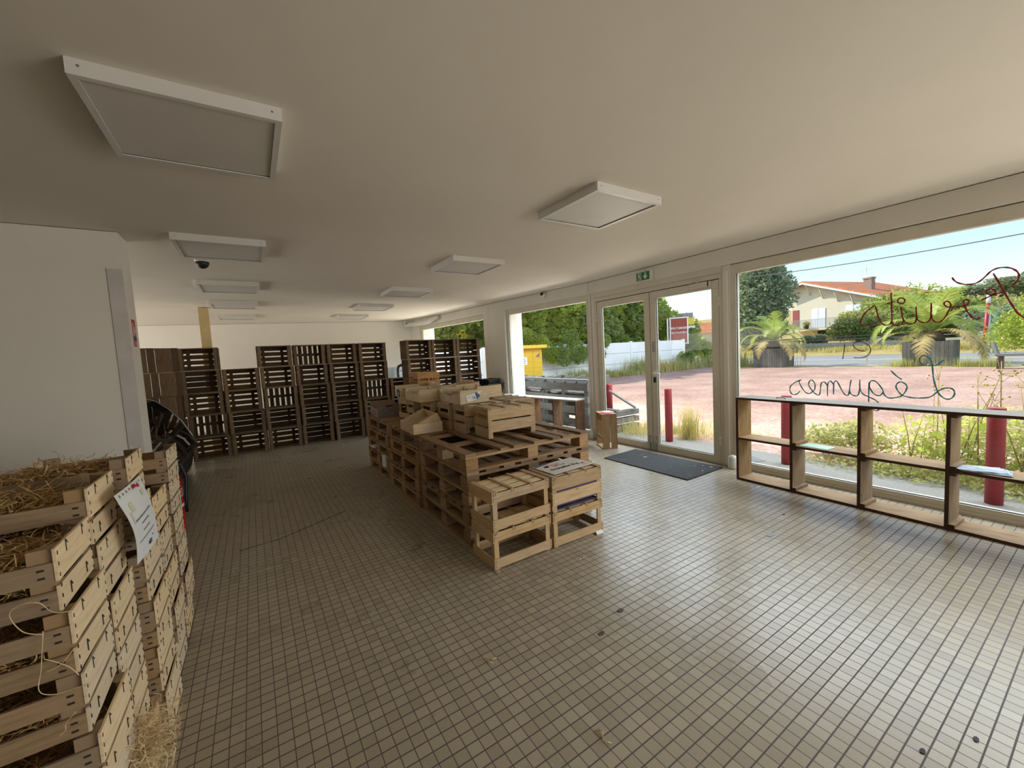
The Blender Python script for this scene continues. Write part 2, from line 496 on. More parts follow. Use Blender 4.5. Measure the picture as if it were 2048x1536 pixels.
MT['dry_grass'] = leafmat('dry_grass', (0.44, 0.33, 0.11), (0.70, 0.57, 0.27), 0.35)
MT['bark'] = plain('bark', (0.10, 0.075, 0.055), 0.95, 0, 0.3, 12)
MT['paint_red'] = plain('window_marker_red', (0.26, 0.014, 0.03), 0.7)
MT['paint_blue'] = plain('window_marker_blue', (0.07, 0.28, 0.34), 0.7)
MT['paint_grey'] = plain('window_marker_grey', (0.12, 0.12, 0.13), 0.7)
MT['paint_yellow'] = plain('window_marker_yellow', (0.75, 0.60, 0.03), 0.7)
MT['teal'] = plain('teal_plastic', (0.03, 0.40, 0.50), 0.5)
MT['tarp'] = plain('sign_red', (0.33, 0.065, 0.045), 0.7, 0, 0.05)
MT['extinguisher'] = plain('extinguisher_red', (0.50, 0.012, 0.018), 0.3, 0, 0.05)
MT['brown'] = plain('dark_brown_metal', (0.05, 0.03, 0.022), 0.5)
MT['film'] = plain('paper_sheet', (0.74, 0.755, 0.77), 0.35, 0, 0.03)

# ================================================================== ROOM SHELL
CZ = 2.41
XI = 4.40            # inner face of the near storefront
mb = MB(); mb.box(-6.2, 4.62, -4.2, 12.6, -0.12, 0.0); struct(mb.build('floor', MT['floor']))
mb = MB(); mb.box(-6.2, 4.9, -4.2, 12.6, CZ, 3.2); struct(mb.build('ceiling', MT['ceiling']))
# left: the stub of wall with its lit end face, then closed off far to the left
mb = MB(); mb.box(-6.0, -0.72, 3.99, 4.26, 0, CZ-0.005); struct(mb.build('wall_left', MT['wall']))
mb = MB(); mb.box(-6.2, -6.0, -4.0, 12.6, 0, CZ-0.005); struct(mb.build('wall_left_outer', MT['wall']))
mb = MB(); mb.box(-0.80, -0.718, 3.982, 3.99, 0.0, 2.147); struct(mb.build('trim_1', plain('corner_guard', (0.62, 0.58, 0.56), 0.5)))
# rear wall of the shop, a little out of square
brx = math.atan2(-0.1556, 1.0)
mb = MB(); mb.box(-6.2, 3.88, 0, 0.2, 0, CZ-0.005)
struct(mb.build('wall_back', MT['wall'], None, (0.0, 11.222, 0), (0, 0, brx)))
# behind the camera: unseen wall, its bare opening sized to let sky light in
mb = MB()
mb.box(-6.0, 1.2, -4.2, -4.0, 0, CZ-0.005); mb.box(3.6, 4.4, -4.2, -4.0, 0, CZ-0.005)
mb.box(1.2, 3.6, -4.2, -4.0, 0, 0.5); mb.box(1.2, 3.6, -4.2, -4.0, 2.2, CZ-0.005)
struct(mb.build('wall_front', MT['wall']))
# storefront: lintel over the near window and the door
mb = MB(); mb.box(XI, 4.72, -4.0, 4.62, 2.225, CZ-0.005)
mb.box(XI, 4.72, -4.2, -3.3, 0, 2.225)
mb.box(4.43, 4.52, 2.455, 2.58, 0, 2.225); mb.box(4.43, 4.52, 4.50, 4.60, 0, 2.225)
mb.box(4.415, 4.431, 2.485, 2.535, 0.02, 2.165); mb.box(4.415, 4.431, 4.525, 4.575, 0.02, 2.165)
struct(mb.build('wall_right', MT['wall'], bevel=0.004))

def framed_window(name, y0, y1, z0, z1, root_loc, root_rot, xf, fw=0.055, mull=()):
    r = struct_root(name, root_loc, root_rot)
    mb = MB()
    d0, d1 = xf, xf+0.07
    mb.box(d0, d1, y0-fw, y1+fw, z1, z1+0.1); mb.box(d0, d1, y0-fw, y1+fw, z0-0.14, z0)
    mb.box(d0-0.012, d0, y0-fw, y1+fw, z0-0.14, z0-0.045)
    mb.box(d0, d1, y0-fw, y0, z0, z1); mb.box(d0, d1, y1, y1+fw, z0, z1)
    for y in mull: mb.box(d0, d1, y-0.03, y+0.03, z0, z1)
    mb.build('window_frame', MT['frame'], r, bevel=0.003)
    mb = MB()
    mb.box(d0+0.012, d0+0.02, y0-0.001, y0+0.006, z0, z1); mb.box(d0+0.012, d0+0.02, y1-0.006, y1+0.001, z0, z1)
    mb.box(d0+0.012, d0+0.02, y0, y1, z0-0.001, z0+0.006)
    mb.build('gasket', MT['dark_gap'], r)
    mb = MB(); mb.box(d0+0.025, d0+0.031, y0, y1, z0, z1)
    mb.build('glass_pane', MT['glass'], r)
    return r
framed_window('window_1', -3.2, 2.40, 0.075, 2.118, (0, 0, 0), (0, 0, 0), 4.43, 0.055, (-1.2,))
# far half of the storefront swings slightly inwards
FA = math.atan(0.111)
FL, FR_ = (XI, 4.5, 0), (0, 0, FA)
def fy(y): return (y-4.5)*math.sqrt(1+0.111**2)
def far_pt(y, x=0.0, z=0.0):
    """world point on the far storefront at world-ish depth y, x outwards"""
    yy = fy(y)
    return Vector((XI + x*math.cos(FA) - yy*math.sin(FA), 4.5 + x*math.sin(FA) + yy*math.cos(FA), z))
mb = MB()
mb.box(0, 0.30, fy(4.62), fy(10.95), 2.225, CZ-0.005)
mb.box(-0.012, 0.30, fy(6.66), fy(7.36), 0, 2.225)
mb.box(0, 0.30, fy(10.24), fy(10.95), 0, 2.225)
mb.box(0.03, 0.12, fy(4.60), fy(4.64), 0, 2.225)
mb.box(-0.016, -0.012, fy(7.20), fy(7.21), 0, CZ-0.01)
mb.box(0.03, 0.30, fy(4.62), fy(6.66), -0.1, 0.06); mb.box(0.03, 0.30, fy(7.36), fy(10.24), -0.1, 0.06)
struct(mb.build('wall_right_far', MT['wall'], None, FL, FR_, bevel=0.004))
framed_window('window_2', fy(4.685), fy(6.60), 0.12, 2.13, FL, FR_, 0.03)
framed_window('window_3', fy(7.42), fy(10.18), 0.12, 2.125, FL, FR_, 0.03)

# double glazed door
door = struct_root('door_1')
mb = MB()
mb.box(4.425, 4.50, 2.555, 4.53, 2.10, 2.225); mb.box(4.425, 4.50, 2.555, 2.585, 0, 2.10); mb.box(4.425, 4.50, 4.495, 4.53, 0, 2.10)
mb.box(4.40, 4.425, 2.555, 4.53, 2.155, 2.225)
mb.build('door_frame', MT['frame'], door, bevel=0.003)
mb = MB(); mb.box(4.45, 4.49, 2.585, 4.495, 2.092, 2.102); mb.box(4.45, 4.49, 2.583, 2.592, 0, 2.1); mb.box(4.45, 4.49, 4.488, 4.497, 0, 2.1); mb.box(4.45, 4.49, 3.525, 3.533, 0, 2.1)
mb.build('seal', MT['dark_gap'], door)
for a, b, h in ((2.592, 3.525, 2.592), (3.533, 4.488, 4.488)):
    mb = MB()
    mb.box(4.435, 4.48, a, b, 2.0, 2.092); mb.box(4.435, 4.48, a, b, 0.006, 0.095)
    mb.box(4.435, 4.48, a, a+0.09, 0.095, 2.0); mb.box(4.435, 4.48, b-0.09, b, 0.095, 2.0)
    leaf = mb.build('door_leaf', MT['frame'], door, bevel=0.003)
    mb = MB(); mb.box(4.455, 4.461, a+0.09, b-0.09, 0.095, 2.0); mb.build('glass_pane', MT['glass'], leaf)
    mb = MB()
    for q in (a+0.09, b-0.096): mb.box(4.448, 4.456, q, q+0.006, 0.095, 2.0)
    mb.box(4.448, 4.456, a+0.09, b-0.09, 0.095, 0.101)
    mb.build('gasket', MT['dark_gap'], leaf)
    for z in (0.22, 1.80):
        mb = MB(); mb.cyl((4.425, h, z), (4.425, h, z+0.05), 0.011, 10); mb.cyl((4.425, h, z+0.055), (4.425, h, z+0.105), 0.011, 10)
        mb.build('hinge', MT['white_plastic'], leaf)
    e = b-0.045 if a < 3 else a+0.045
    mb = MB(); mb.box(4.412, 4.436, e-0.016, e+0.016, 0.01, 0.10); mb.cyl((4.415, e, 0.10), (4.415, e, 0.19), 0.008, 8); mb.box(4.41, 4.436, e-0.010, e+0.010, 0.17, 0.20)
    mb.build('floor_bolt', MT['steel'], leaf)
    if a < 3:
        mb = MB(); mb.cyl((4.435, 3.475, 1.04), (4.385, 3.475, 1.04), 0.010, 10); mb.bar((4.387, 3.475, 1.04), (4.387, 3.36, 1.03), 0.018, 0.016)
        mb.box(4.428, 4.436, 3.457, 3.493, 1.00, 1.08)
        mb.build('door_handle', MT['white_plastic'], leaf)
        mb = MB(); mb.box(4.428, 4.436, 3.458, 3.492, 0.915, 0.985); mb.build('lock_cylinder', MT['black'], leaf)
        mb = MB(); mb.box(4.424, 4.436, 3.463, 3.497, 1.31, 1.46); mb.build('lock_plate', MT['steel'], leaf)
        mb = MB()
        for k in range(5): mb.box(4.421, 4.425, 3.472, 3.488, 1.325+k*0.026, 1.340+k*0.026)
        mb.build('key_slot', MT['black'], leaf)
        mb = MB(); mb.box(4.39, 4.436, 2.68, 2.93, 2.03, 2.088); mb.bar((4.40, 2.80, 2.10), (4.40, 3.02, 2.02), 0.014, 0.008)
        mb.build('door_closer', MT['frame'], leaf, bevel=0.003)
        mb = MB(); mb.box(4.387, 4.391, 2.685, 2.70, 2.03, 2.088); mb.build('closer_cap', MT['black'], leaf)
mb = MB(); mb.box(4.40, 4.50, 2.585, 4.495, 0.0, 0.006); mb.build('threshold', MT['steel'], door)

# white bumpers at the foot of the door posts
for y, lab in ((2.43, 'white rounded bumper on the floor at the right foot of the glass door frame'), (4.66, 'white rounded bumper on the floor between the glass door and the low bench')):
    mb = MB(); mb.lathe([(0.0, 0), (0.042, 0.0), (0.045, 0.02), (0.045, 0.11), (0.035, 0.14), (0.012, 0.15), (0.0, 0.15)], 16)
    tag(mb.build('door_bumper', MT['white_plastic'], None, (4.375, y, 0)), lab, 'bumper')

# ================================================================== CEILING FITTINGS
def panel_lamp(loc, label):
    t = thing('ceiling_panel_light', label, 'ceiling light', loc, (0, 0, 0), 'square panel lights on the ceiling')
    mb = MB(); h = 0.302; d = 0.052
    for a in (-1, 1):
        mb.box(-h, h, a*h-0.002 if a > 0 else -h, h if a > 0 else -h+0.002, -d, 0)
        mb.box(a*h-0.002 if a > 0 else -h, h if a > 0 else -h+0.002, -h+0.002, h-0.002, -d, 0)
        mb.box(-h+0.002, h-0.002, a*(h-0.013)-0.011, a*(h-0.013)+0.011, -d, -d+0.004)
        mb.box(a*(h-0.013)-0.011, a*(h-0.013)+0.011, -h+0.024, h-0.024, -d, -d+0.004)
    mb.build('lamp_frame', MT['lamp_frame'], t)
    mb = MB(); mb.box(-h+0.022, h-0.022, -h+0.022, h-0.022, -d+0.008, -d+0.012); mb.build('diffuser', MT['diffuser'], t)
    mb = MB()
    for sx in (-1, 1):
        for sy in (-1, 1): mb.cyl((sx*0.27, sy*h, -0.022), (sx*0.27, sy*(h+0.002), -0.022), 0.004, 8)
    mb.build('screw', MT['steel'], t)
    return t
ordl = ['nearest', 'second', 'third', 'fourth', 'farthest']
L0 = None
for side, pts in (('left', [(-0.115, 2.185), (-0.118, 4.17), (-0.14, 6.07), (-0.142, 7.75), (-0.15, 9.55)]), ('right', [(2.165, 2.14), (2.10, 4.09), (2.04, 5.99), (1.995, 7.80), (1.93, 9.42)])):
    for k, (x, y) in enumerate(pts):
        if side == 'left': lab = ['white square ceiling light, the big nearest one at upper left of the photo', 'white square ceiling light with the dome camera just beyond its edge', 'white square ceiling light, third from the camera in the left row', 'white square ceiling light beside the top of the yellowish post', 'white square ceiling light, farthest of the left row, near the back wall'][k]
        else: lab = ['white square ceiling light nearest the door sign, closest of the right row', 'white square ceiling light, second from the camera in the right row', 'white square ceiling light, middle of the five in the right row', 'white square ceiling light, fourth from the camera in the right row', 'white square ceiling light, farthest of the right row, near the back wall'][k]
        if L0 is None: L0 = panel_lamp((x, y, CZ), lab)
        else: dup(L0, (x, y, CZ), (0, 0, 0), lab)
# dome and bullet cameras
t = thing('dome_camera', 'white dome security camera with black eye hanging from the ceiling', 'security camera', (-0.293, 4.68, CZ))
mb = MB(); mb.lathe([(0.0, 0), (0.062, 0), (0.062, -0.02), (0.055, -0.035), (0.0, -0.035)], 24); mb.build('housing', MT['white_plastic'], t)
mb = MB(); mb.lathe([(0.052, -0.034), (0.05, -0.055), (0.036, -0.078), (0.016, -0.09), (0.0, -0.092)], 24); mb.build('dome', MT['black'], t)
def eye_cam(loc, rot, label):
    t = thing('turret_camera', label, 'security camera', loc, rot)
    mb = MB(); mb.lathe([(0.0, 0), (0.05, 0), (0.048, 0.025), (0.0, 0.025)], 20); mb.build('base', MT['white_plastic'], t)
    mb = MB(); mb.lathe([(0.0, 0.02), (0.034, 0.024), (0.043, 0.05), (0.034, 0.078), (0.026, 0.082)], 20); mb.build('ball', MT['white_plastic'], t)
    mb = MB(); mb.lathe([(0.0, 0.080), (0.030, 0.081), (0.027, 0.089), (0.0, 0.092)], 20); mb.build('lens', MT['black'], t)
eye_cam(far_pt(5.55, -0.001, 2.335), (R(70), 0, R(-75)), 'white security camera with black lens on the wall left of the door')
eye_cam((3.50, 10.55, 2.395), (R(150), 0, R(20)), 'small white security camera in the far corner under the ceiling')
# white waste pipe in the far corner
c = far_pt(10.0, -0.06, 2.33)
mb = MB(); p0 = Vector((3.48, 10.55, 2.27)); p1 = far_pt(9.6, -0.09, 2.28); p2 = far_pt(9.1, -0.09, 2.355)
mb.tube([p0, p0.lerp(p1, 0.8), p1, p1.lerp(p2, 0.3), p2], 0.045, 14); mb.tube([p0.lerp(p1, 0.45), p0.lerp(p1, 0.45)+Vector((0.0, 0.0, 0.13))], 0.018, 8)
tag(mb.build('waste_pipe', MT['white_plastic']), 'white plastic pipe bent up to the ceiling in the far corner', 'pipe')
# exit sign
t = thing('exit_sign', 'green emergency exit sign with running man above the glass door', 'exit sign', (XI, 3.55, 2.30))
mb = MB(); mb.box(-0.040, 0, -0.125, 0.115, -0.062, 0.062); mb.build('housing', MT['white_plastic'], t, bevel=0.004)
mb = MB(); mb.box(-0.043, -0.040, -0.095, 0.110, -0.052, 0.052); panel_ = mb.build('sign_panel', MT['green_sign'], t)
mb = MB()   # running man leaving through a doorway, and an arrow pointing down (the reader faces +x, so +y is on the left)
x = -0.0445
def pic(poly): mb.prism([(x, -p[0], p[1]) for p in poly], (0.0012, 0, 0))
pic([(-0.092, -0.045), (-0.035, -0.045), (-0.035, -0.040), (-0.092, -0.040)])
pic([(-0.040, -0.045), (-0.034, -0.045), (-0.034, 0.045), (-0.040, 0.045)])
pic([(-0.092, 0.040), (-0.034, 0.040), (-0.034, 0.045), (-0.092, 0.045)])
pic([(-0.070+0.008*math.cos(a*PI/4), 0.029+0.008*math.sin(a*PI/4)) for a in range(8)])
pic([(-0.078, 0.018), (-0.064, 0.020), (-0.060, 0.0), (-0.072, -0.008)])
pic([(-0.066, 0.018), (-0.050, 0.006), (-0.046, 0.011), (-0.062, 0.024)])
pic([(-0.080, 0.018), (-0.092, 0.002), (-0.086, -0.001), (-0.074, 0.013)])
pic([(-0.063, 0.002), (-0.046, -0.012), (-0.050, -0.034), (-0.056, -0.034), (-0.054, -0.015), (-0.068, -0.006)])
pic([(-0.073, -0.006), (-0.066, -0.008), (-0.078, -0.030), (-0.092, -0.032), (-0.092, -0.026), (-0.081, -0.024)])
pic([(0.022, 0.042), (0.040, 0.042), (0.040, -0.006), (0.058, 0.010), (0.058, -0.010), (0.031, -0.040), (0.004, -0.010), (0.004, 0.010), (0.022, -0.006)])
mb.build('pictogram', MT['white'], panel_)
mb = MB(); mb.box(-0.012, 0, -0.005, 0.005, 0.06, 0.105); mb.build('cable_duct', MT['frame'], t)
# post
mb = MB(); mb.box(-0.065, 0.065, -0.065, 0.065, 0, CZ-0.005)
tag(mb.build('post', MT['yellow_post'], None, (-0.577, 8.32, 0)), 'yellowish square post rising to the ceiling behind the crate wall', 'post')
# fire notice on the lit end of the stub wall
t = thing('fire_notice', 'red and white fire extinguisher notice on the bright wall end', 'sign', (-0.719, 4.125, 1.70))
mb = MB(); mb.box(0, 0.002, -0.045, 0.045, -0.10, 0.10); plate_ = mb.build('notice_plate', MT['red_ink'], t)
mb = MB()
mb.prism([(0.0022, -0.036, -0.025), (0.0022, -0.020, -0.025), (0.0022, -0.020, 0.075), (0.0022, -0.036, 0.075)], (0.001, 0, 0))
mb.prism([(0.0022, 0.0, 0.0), (0.0022, 0.020, -0.015), (0.0022, 0.026, 0.02), (0.0022, 0.012, 0.055), (0.0022, 0.004, 0.03)], (0.001, 0, 0))
for k in range(5): mb.box(0.0022, 0.0032, -0.038, 0.036, -0.092+k*0.007, -0.090+k*0.007)
mb.build('pictogram', MT['white'], plate_)
mb = MB(); mb.box(0.002, 0.0034, -0.045, 0.045, -0.055, -0.028); mb.build('blue_band', MT['blue_ink'], plate_)
# extinguisher standing on the floor at the wall end
t = thing('fire_extinguisher', 'red fire extinguisher with white label hung low on the bright wall end', 'fire extinguisher', (-0.630, 4.12, 0.11))
mb = MB(); mb.lathe([(0.0, 0.0), (0.080, 0.0), (0.085, 0.02), (0.085, 0.42), (0.078, 0.46), (0.050, 0.50), (0.028, 0.515), (0.026, 0.53), (0.0, 0.53)], 28); cyl_ = mb.build('cylinder', MT['extinguisher'], t)
mb = MB()
for z0, z1 in ((0.215, 0.24), (0.30, 0.306), (0.318, 0.324), (0.336, 0.342), (0.354, 0.36)):
    mb.lathe([(0.0856, z0), (0.0862, z0+0.001), (0.0862, z1-0.001), (0.0856, z1)], 28)
mb.build('label', MT['white'], cyl_)
mb = MB(); mb.tube([(0, 0, 0.52), (0, 0, 0.58)], 0.018, 10); mb.bar((0.02, 0, 0.565), (0.02, -0.11, 0.60), 0.022, 0.008); mb.bar((0.02, 0, 0.552), (0.02, -0.10, 0.56), 0.022, 0.006); mb.build('valve', MT['black'], t)
mb = MB(); mb.tube([(0.02, 0, 0.55), (0.09, 0.02, 0.54), (0.115, 0.02, 0.44), (0.10, 0.01, 0.26), (0.098, 0, 0.16)], 0.011, 8); mb.build('hose', MT['black'], t)

# ================================================================== PALLETS (island)
def make_pallet(label, loc, boards, lengthwise, depth=0.98):
    """1.19 wide (x), 'depth' deep (y), 0.137 high. lengthwise: deck boards run along y"""
    W, D = 1.19, depth
    t = thing('pallet', label, 'pallet', loc, (0, 0, 0), 'wooden pallets stacked as a display island')
    t['_b'] = 0
    def brds(name, spec):
        mb = MB()
        for x0, x1, y0, y1, z0, z1 in spec: mb.box(x0, x1, y0, y1, z0, z1)
        return mb.build(name, MT['pallet_wood'], t, bevel=0.002)
    if lengthwise:
        brds('deck_board', [(a, a+w, 0, D, 0.117, 0.137) for a, w in boards])
        brds('stringer_board', [(0, W, y, y+0.09, 0.097, 0.117) for y in (0.0, D/2-0.045, D-0.09)])
        brds('bottom_board', [(x, x+0.10, 0, D, 0.0, 0.018) for x in (0, W/2-0.05, W-0.10)] + [(0.1, W/2-0.05, y, y+0.09, 0.0, 0.018) for y in (0.0, D-0.09)] + [(W/2+0.05, W-0.1, y, y+0.09, 0.0, 0.018) for y in (0.0, D-0.09)])
    else:
        brds('deck_board', [(0, W, a*D, a*D+w, 0.117, 0.137) for a, w in boards])
        brds('stringer_board', [(x, x+0.09, 0, D, 0.097, 0.117) for x in (0.0, W/2-0.045, W-0.09)])
        brds('bottom_board', [(x, x+0.10, 0, D, 0.0, 0.018) for x in (0, W/2-0.05, W-0.10)])
    for x in (0.0, W/2-0.05, W-0.10):
        for y in (0.0, D/2-0.06, D-0.12):
            mb = MB(); mb.hexa((x+0.05, y+0.06, 0.0575), (0.10, 0.12, 0.079))
            mb.build('block', MT['pallet_wood'], t, bevel=0.003)
    del t['_b']
    return t
PX, PH = 1.238, 0.137
gappy = [(0.0, 0.085), (0.295, 0.075), (0.415, 0.08), (0.61, 0.08), (0.80, 0.08), (0.905, 0.075), (1.105, 0.085)]
full = [(k*0.158, 0.115 if k % 2 else 0.10) for k in range(8)]
crossb = [(0.0, 0.10), (0.15, 0.08), (0.30, 0.10), (0.45, 0.10), (0.60, 0.08), (0.75, 0.10), (0.90, 0.09)]
stackn = ['front', 'middle', 'rear']
lay = ['bottom', 'second lowest', 'middle', 'second highest', 'top']
for s, (y0, dep) in enumerate(((2.62, 0.985), (3.625, 0.95), (4.59, 0.985))):
    for k in range(5):
        lw = (s == 0 and k in (0, 2, 3, 4)) or (s == 1 and k == 2)
        bd = (gappy if k == 4 else full) if lw else crossb
        jx, jy = random.uniform(-0.02, 0.02), random.uniform(-0.006, 0.006)
        if s == 0 and k == 4: jx = jy = 0
        lab = f'{lay[k]} pallet of the {stackn[s]} stack in the wooden display island'
        make_pallet(lab, (PX+jx, y0+jy, k*PH), bd, lw, dep)
PT = 5*PH    # top of the island 0.685

# odd bits pushed between the pallets
mb = MB(); mb.box(0, 0.05, 0, 0.12, 0, 0.13)
tag(mb.build('foam_block', MT['white'], None, (1.215, 4.72, 0.155), (0, 0, R(4))), 'white foam block standing in the pallet gap at the island left side', 'foam block')
mb = MB(); mb.box(0, 0.12, 0, 0.14, 0, 0.022)
tag(mb.build('paper_wad', MT['white'], None, (1.23, 5.25, 0.293), (0, 0, R(8))), 'crumpled white paper in the far pallet gap, island left side', 'paper')
mb = MB(); mb.prism([(0, 0, 0), (0.10, 0.01, -0.02), (0.16, 0.14, -0.06), (0.02, 0.16, -0.01)], (0, 0, 0.003))
tag(mb.build('green_sheet', MT['green_card'], None, (1.20, 2.50, 0.285), (R(6), R(14), R(-10))), 'bright green card sticking out behind the left low crates', 'card')

# ================================================================== PRODUCE CRATES (upside down, slatted base up)
def make_box(rails, end_rails, Lx=0.47, Dy=0.30, H=0.258, name='produce_crate'):
    """open crate lying on its rim: rails = (z0, z1) bands on the long sides"""
    t = thing(name, '', 'crate')
    m = MT['box_wood']
    for sy in (-1, 1):
        for z0, z1 in rails:
            mb = MB(); mb.hexa((0, sy*(Dy/2-0.004), (z0+z1)/2), (Lx, 0.008, z1-z0)); mb.build('side_rail', m, t)
    for sx in (-1, 1):
        for z0, z1 in end_rails:
            mb = MB(); mb.hexa((sx*(Lx/2-0.004), 0, (z0+z1)/2), (0.008, Dy-0.017, z1-z0)); mb.build('end_rail', m, t)
    for sx in (-1, 1):
        for sy in (-1, 1):
            mb = MB()
            x, y, a = sx*(Lx/2-0.009), sy*(Dy/2-0.009), 0.034
            mb.prism([(x, y, 0), (x-sx*a, y, 0), (x-sx*a, y-sy*0.012, 0), (x-sx*0.012, y-sy*a, 0), (x, y-sy*a, 0)], (0, 0, H-0.012))
            mb.build('corner_post', m, t)
    mb = MB()
    n = 3; w = (Dy-0.04)/n
    for k in range(n):
        mb.hexa((0, -Dy/2+0.02+w*(k+0.5), H-0.010), (Lx-0.004, w-0.020, 0.005))
    mb.build('base_slats', MT['pale_wood'], t)
    mb = MB()
    for x, ww in ((-Lx/2+0.022, 0.034), (-Lx*0.16, 0.020), (Lx*0.17, 0.020), (Lx/2-0.022, 0.034)):
        mb.hexa((x, 0, H-0.0035), (ww, Dy, 0.008))
    mb.build('cross_batten', m, t)
    mb = MB()
    for sy in (-1, 1):
        for x in (-Lx/2+0.022, -Lx*0.16, Lx*0.17, Lx/2-0.022):
            for dx in (-0.007, 0.007):
                mb.hexa((x+dx, sy*(Dy/2+0.0008), H-0.012), (0.0022, 0.0016, 0.026))
        for sx in (-1, 1):
            for z0, z1 in rails:
                for k in range(3): mb.hexa((sx*(Lx/2-0.010), sy*(Dy/2+0.0008), z0+(z1-z0)*(0.2+0.3*k)), (0.0022, 0.0016, 0.010))
    mb.build('staples', MT['staple'], t)
    return t
open_r = [(0.012, 0.075), (0.190, 0.250)]
tight_r = [(0.052, 0.138), (0.155, 0.250)]
three_e = [(0.012, 0.075), (0.090, 0.145), (0.185, 0.250)]
bx_open = make_box(open_r, [(0.012, 0.075), (0.180, 0.250)])
bx_tight = make_box(tight_r, three_e)
gA = 'upturned slatted crates at the near end of the pallets'
def use(proto, loc, rz, label, group):
    if not proto['label']:
        proto.location = loc; proto.rotation_euler = (0, 0, rz); proto['label'] = label; proto['group'] = group
        return proto
    return dup(proto, loc, (0, 0, rz), label, group)
use(bx_open, (1.442, 2.372, 0.001), R(0.5), 'open pale crate on the floor, lower left of the four at the island front', gA)
use(bx_open, (1.440, 2.368, 0.260), R(1.5), 'open pale crate with bright slatted top, upper left at the island front', gA)
use(bx_open, (1.930, 2.362, 0.001), R(-1.0), 'open pale crate on the floor, lower right of the four at the island front', gA)
use(bx_tight, (1.928, 2.357, 0.260), R(-0.5), 'pale crate with purple lining under the printed card, upper right at island front', gA)
mb = MB(); mb.box(-0.21, 0.21, -0.13, 0.12, 0.0, 0.006); mb.box(-0.215, 0.215, -0.1345, -0.1325, 0.03, 0.232)
tag(mb.build('purple_lining', MT['purple'], None, (1.928, 2.357, 0.266), (0, 0, R(-0.5))), 'dark purple paper lining inside the crate under the printed card', 'paper')
# printed card on top
t = thing('crate_card', 'printed white card lying on the upper right crate at island front', 'card', (1.935, 2.375, 0.5225), (0, 0, R(3)))
mb = MB(); mb.box(-0.205, 0.205, -0.125, 0.125, 0, 0.003); sheet_ = mb.build('sheet', MT['card_white'], t)
mb = MB(); mb.prism([(-0.20, 0.118, 0.0032), (-0.20, 0.085, 0.0032), (-0.02, 0.118, 0.0032)], (0, 0, 0.0006)); mb.build('corner_stripe', MT['blue_ink'], sheet_)
def text_mesh(name, body, size, mat, parent, loc, rot=(0, 0, 0), mirror=False, align='CENTER', bold=0.0, sx=1.0):
    cu = bpy.data.curves.new(name, 'FONT')
    cu.body = body; cu.size = size; cu.align_x = align; cu.align_y = 'CENTER'
    cu.extrude = 0.0006; cu.offset = bold; cu.resolution_u = 3
    tmp = bpy.data.objects.new('tmp', cu); col.objects.link(tmp)
    dg = bpy.context.evaluated_depsgraph_get()
    me = bpy.data.meshes.new_from_object(tmp.evaluated_get(dg))
    bpy.data.objects.remove(tmp, do_unlink=True)
    me.materials.clear(); me.materials.append(mat)
    if mirror or sx != 1.0:
        me.transform(Matrix.Diagonal((-sx if mirror else sx, 1, 1, 1)))
        if mirror: me.flip_normals()
    return link(name, me, parent, loc, rot)
text_mesh('headline', 'Grenailles 5kg', 0.048, MT['ink'], sheet_, (-0.02, -0.035, 0.0036), bold=0.0012)
def scribble(name, mat, parent, origin, ax, up, width, height, n, rnd):
    """a line of lettering too small to read: short unequal strokes"""
    o, ax, up = Vector(origin), Vector(ax), Vector(up); nn = ax.cross(up)
    mb = MB(); x = 0.0
    while x < width:
        w = rnd.uniform(0.25, 0.55)*height; hh = height*rnd.choice((0.6, 0.6, 0.75, 1.0))
        a = o + ax*x
        k = rnd.choice((0, 1, 2))
        if k == 0: poly = [a, a+ax*w, a+ax*w+up*hh*0.35, a+ax*w*0.3+up*hh*0.35, a+ax*w*0.3+up*hh, a+up*hh]
        elif k == 1: poly = [a, a+ax*w*0.35, a+ax*w*0.35+up*hh, a+up*hh]
        else: poly = [a, a+ax*w, a+ax*w+up*hh, a+ax*w*0.2+up*hh, a+ax*w*0.2+up*hh*0.7, a+ax*w*0.6+up*hh*0.7, a+ax*w*0.6+up*hh*0.3, a+up*hh*0.3]
        mb.prism(poly, nn*0.0007); x += w+height*rnd.uniform(0.12, 0.3)
    return mb.build(name, mat, parent)
rs = random.Random(11)
scribble('brand_line', MT['red_ink'], sheet_, (-0.10, 0.052, 0.0033), (1, 0, 0), (0, 1, 0), 0.11, 0.030, 6, rs)
scribble('brand_line', MT['ink'], sheet_, (-0.085, 0.020, 0.0033), (1, 0, 0), (0, 1, 0), 0.13, 0.024, 7, rs)
mb = MB()
mb.lathe([(0.016, 0.0032), (0.022, 0.0032), (0.022, 0.0040), (0.016, 0.0040), (0.016, 0.0032)], 20, 0, (-0.125, 0.052, 0))
mb.lathe([(0.0, 0.0032), (0.014, 0.0032), (0.014, 0.0038), (0.0, 0.0038)], 16, 0, (0.15, -0.055, 0))
mb.prism([(0.115, -0.050, 0.0032), (0.135, -0.058, 0.0032), (0.132, -0.047, 0.0032)], (0, 0, 0.0006)); mb.prism([(0.168, -0.058, 0.0032), (0.188, -0.050, 0.0032), (0.171, -0.047, 0.0032)], (0, 0, 0.0006))
mb.build('emblem', MT['red_ink'], sheet_)
mb = MB(); mb.box(0.12, 0.19, -0.094, -0.090, 0.0032, 0.0038); mb.build('small_print', MT['blue_ink'], sheet_)

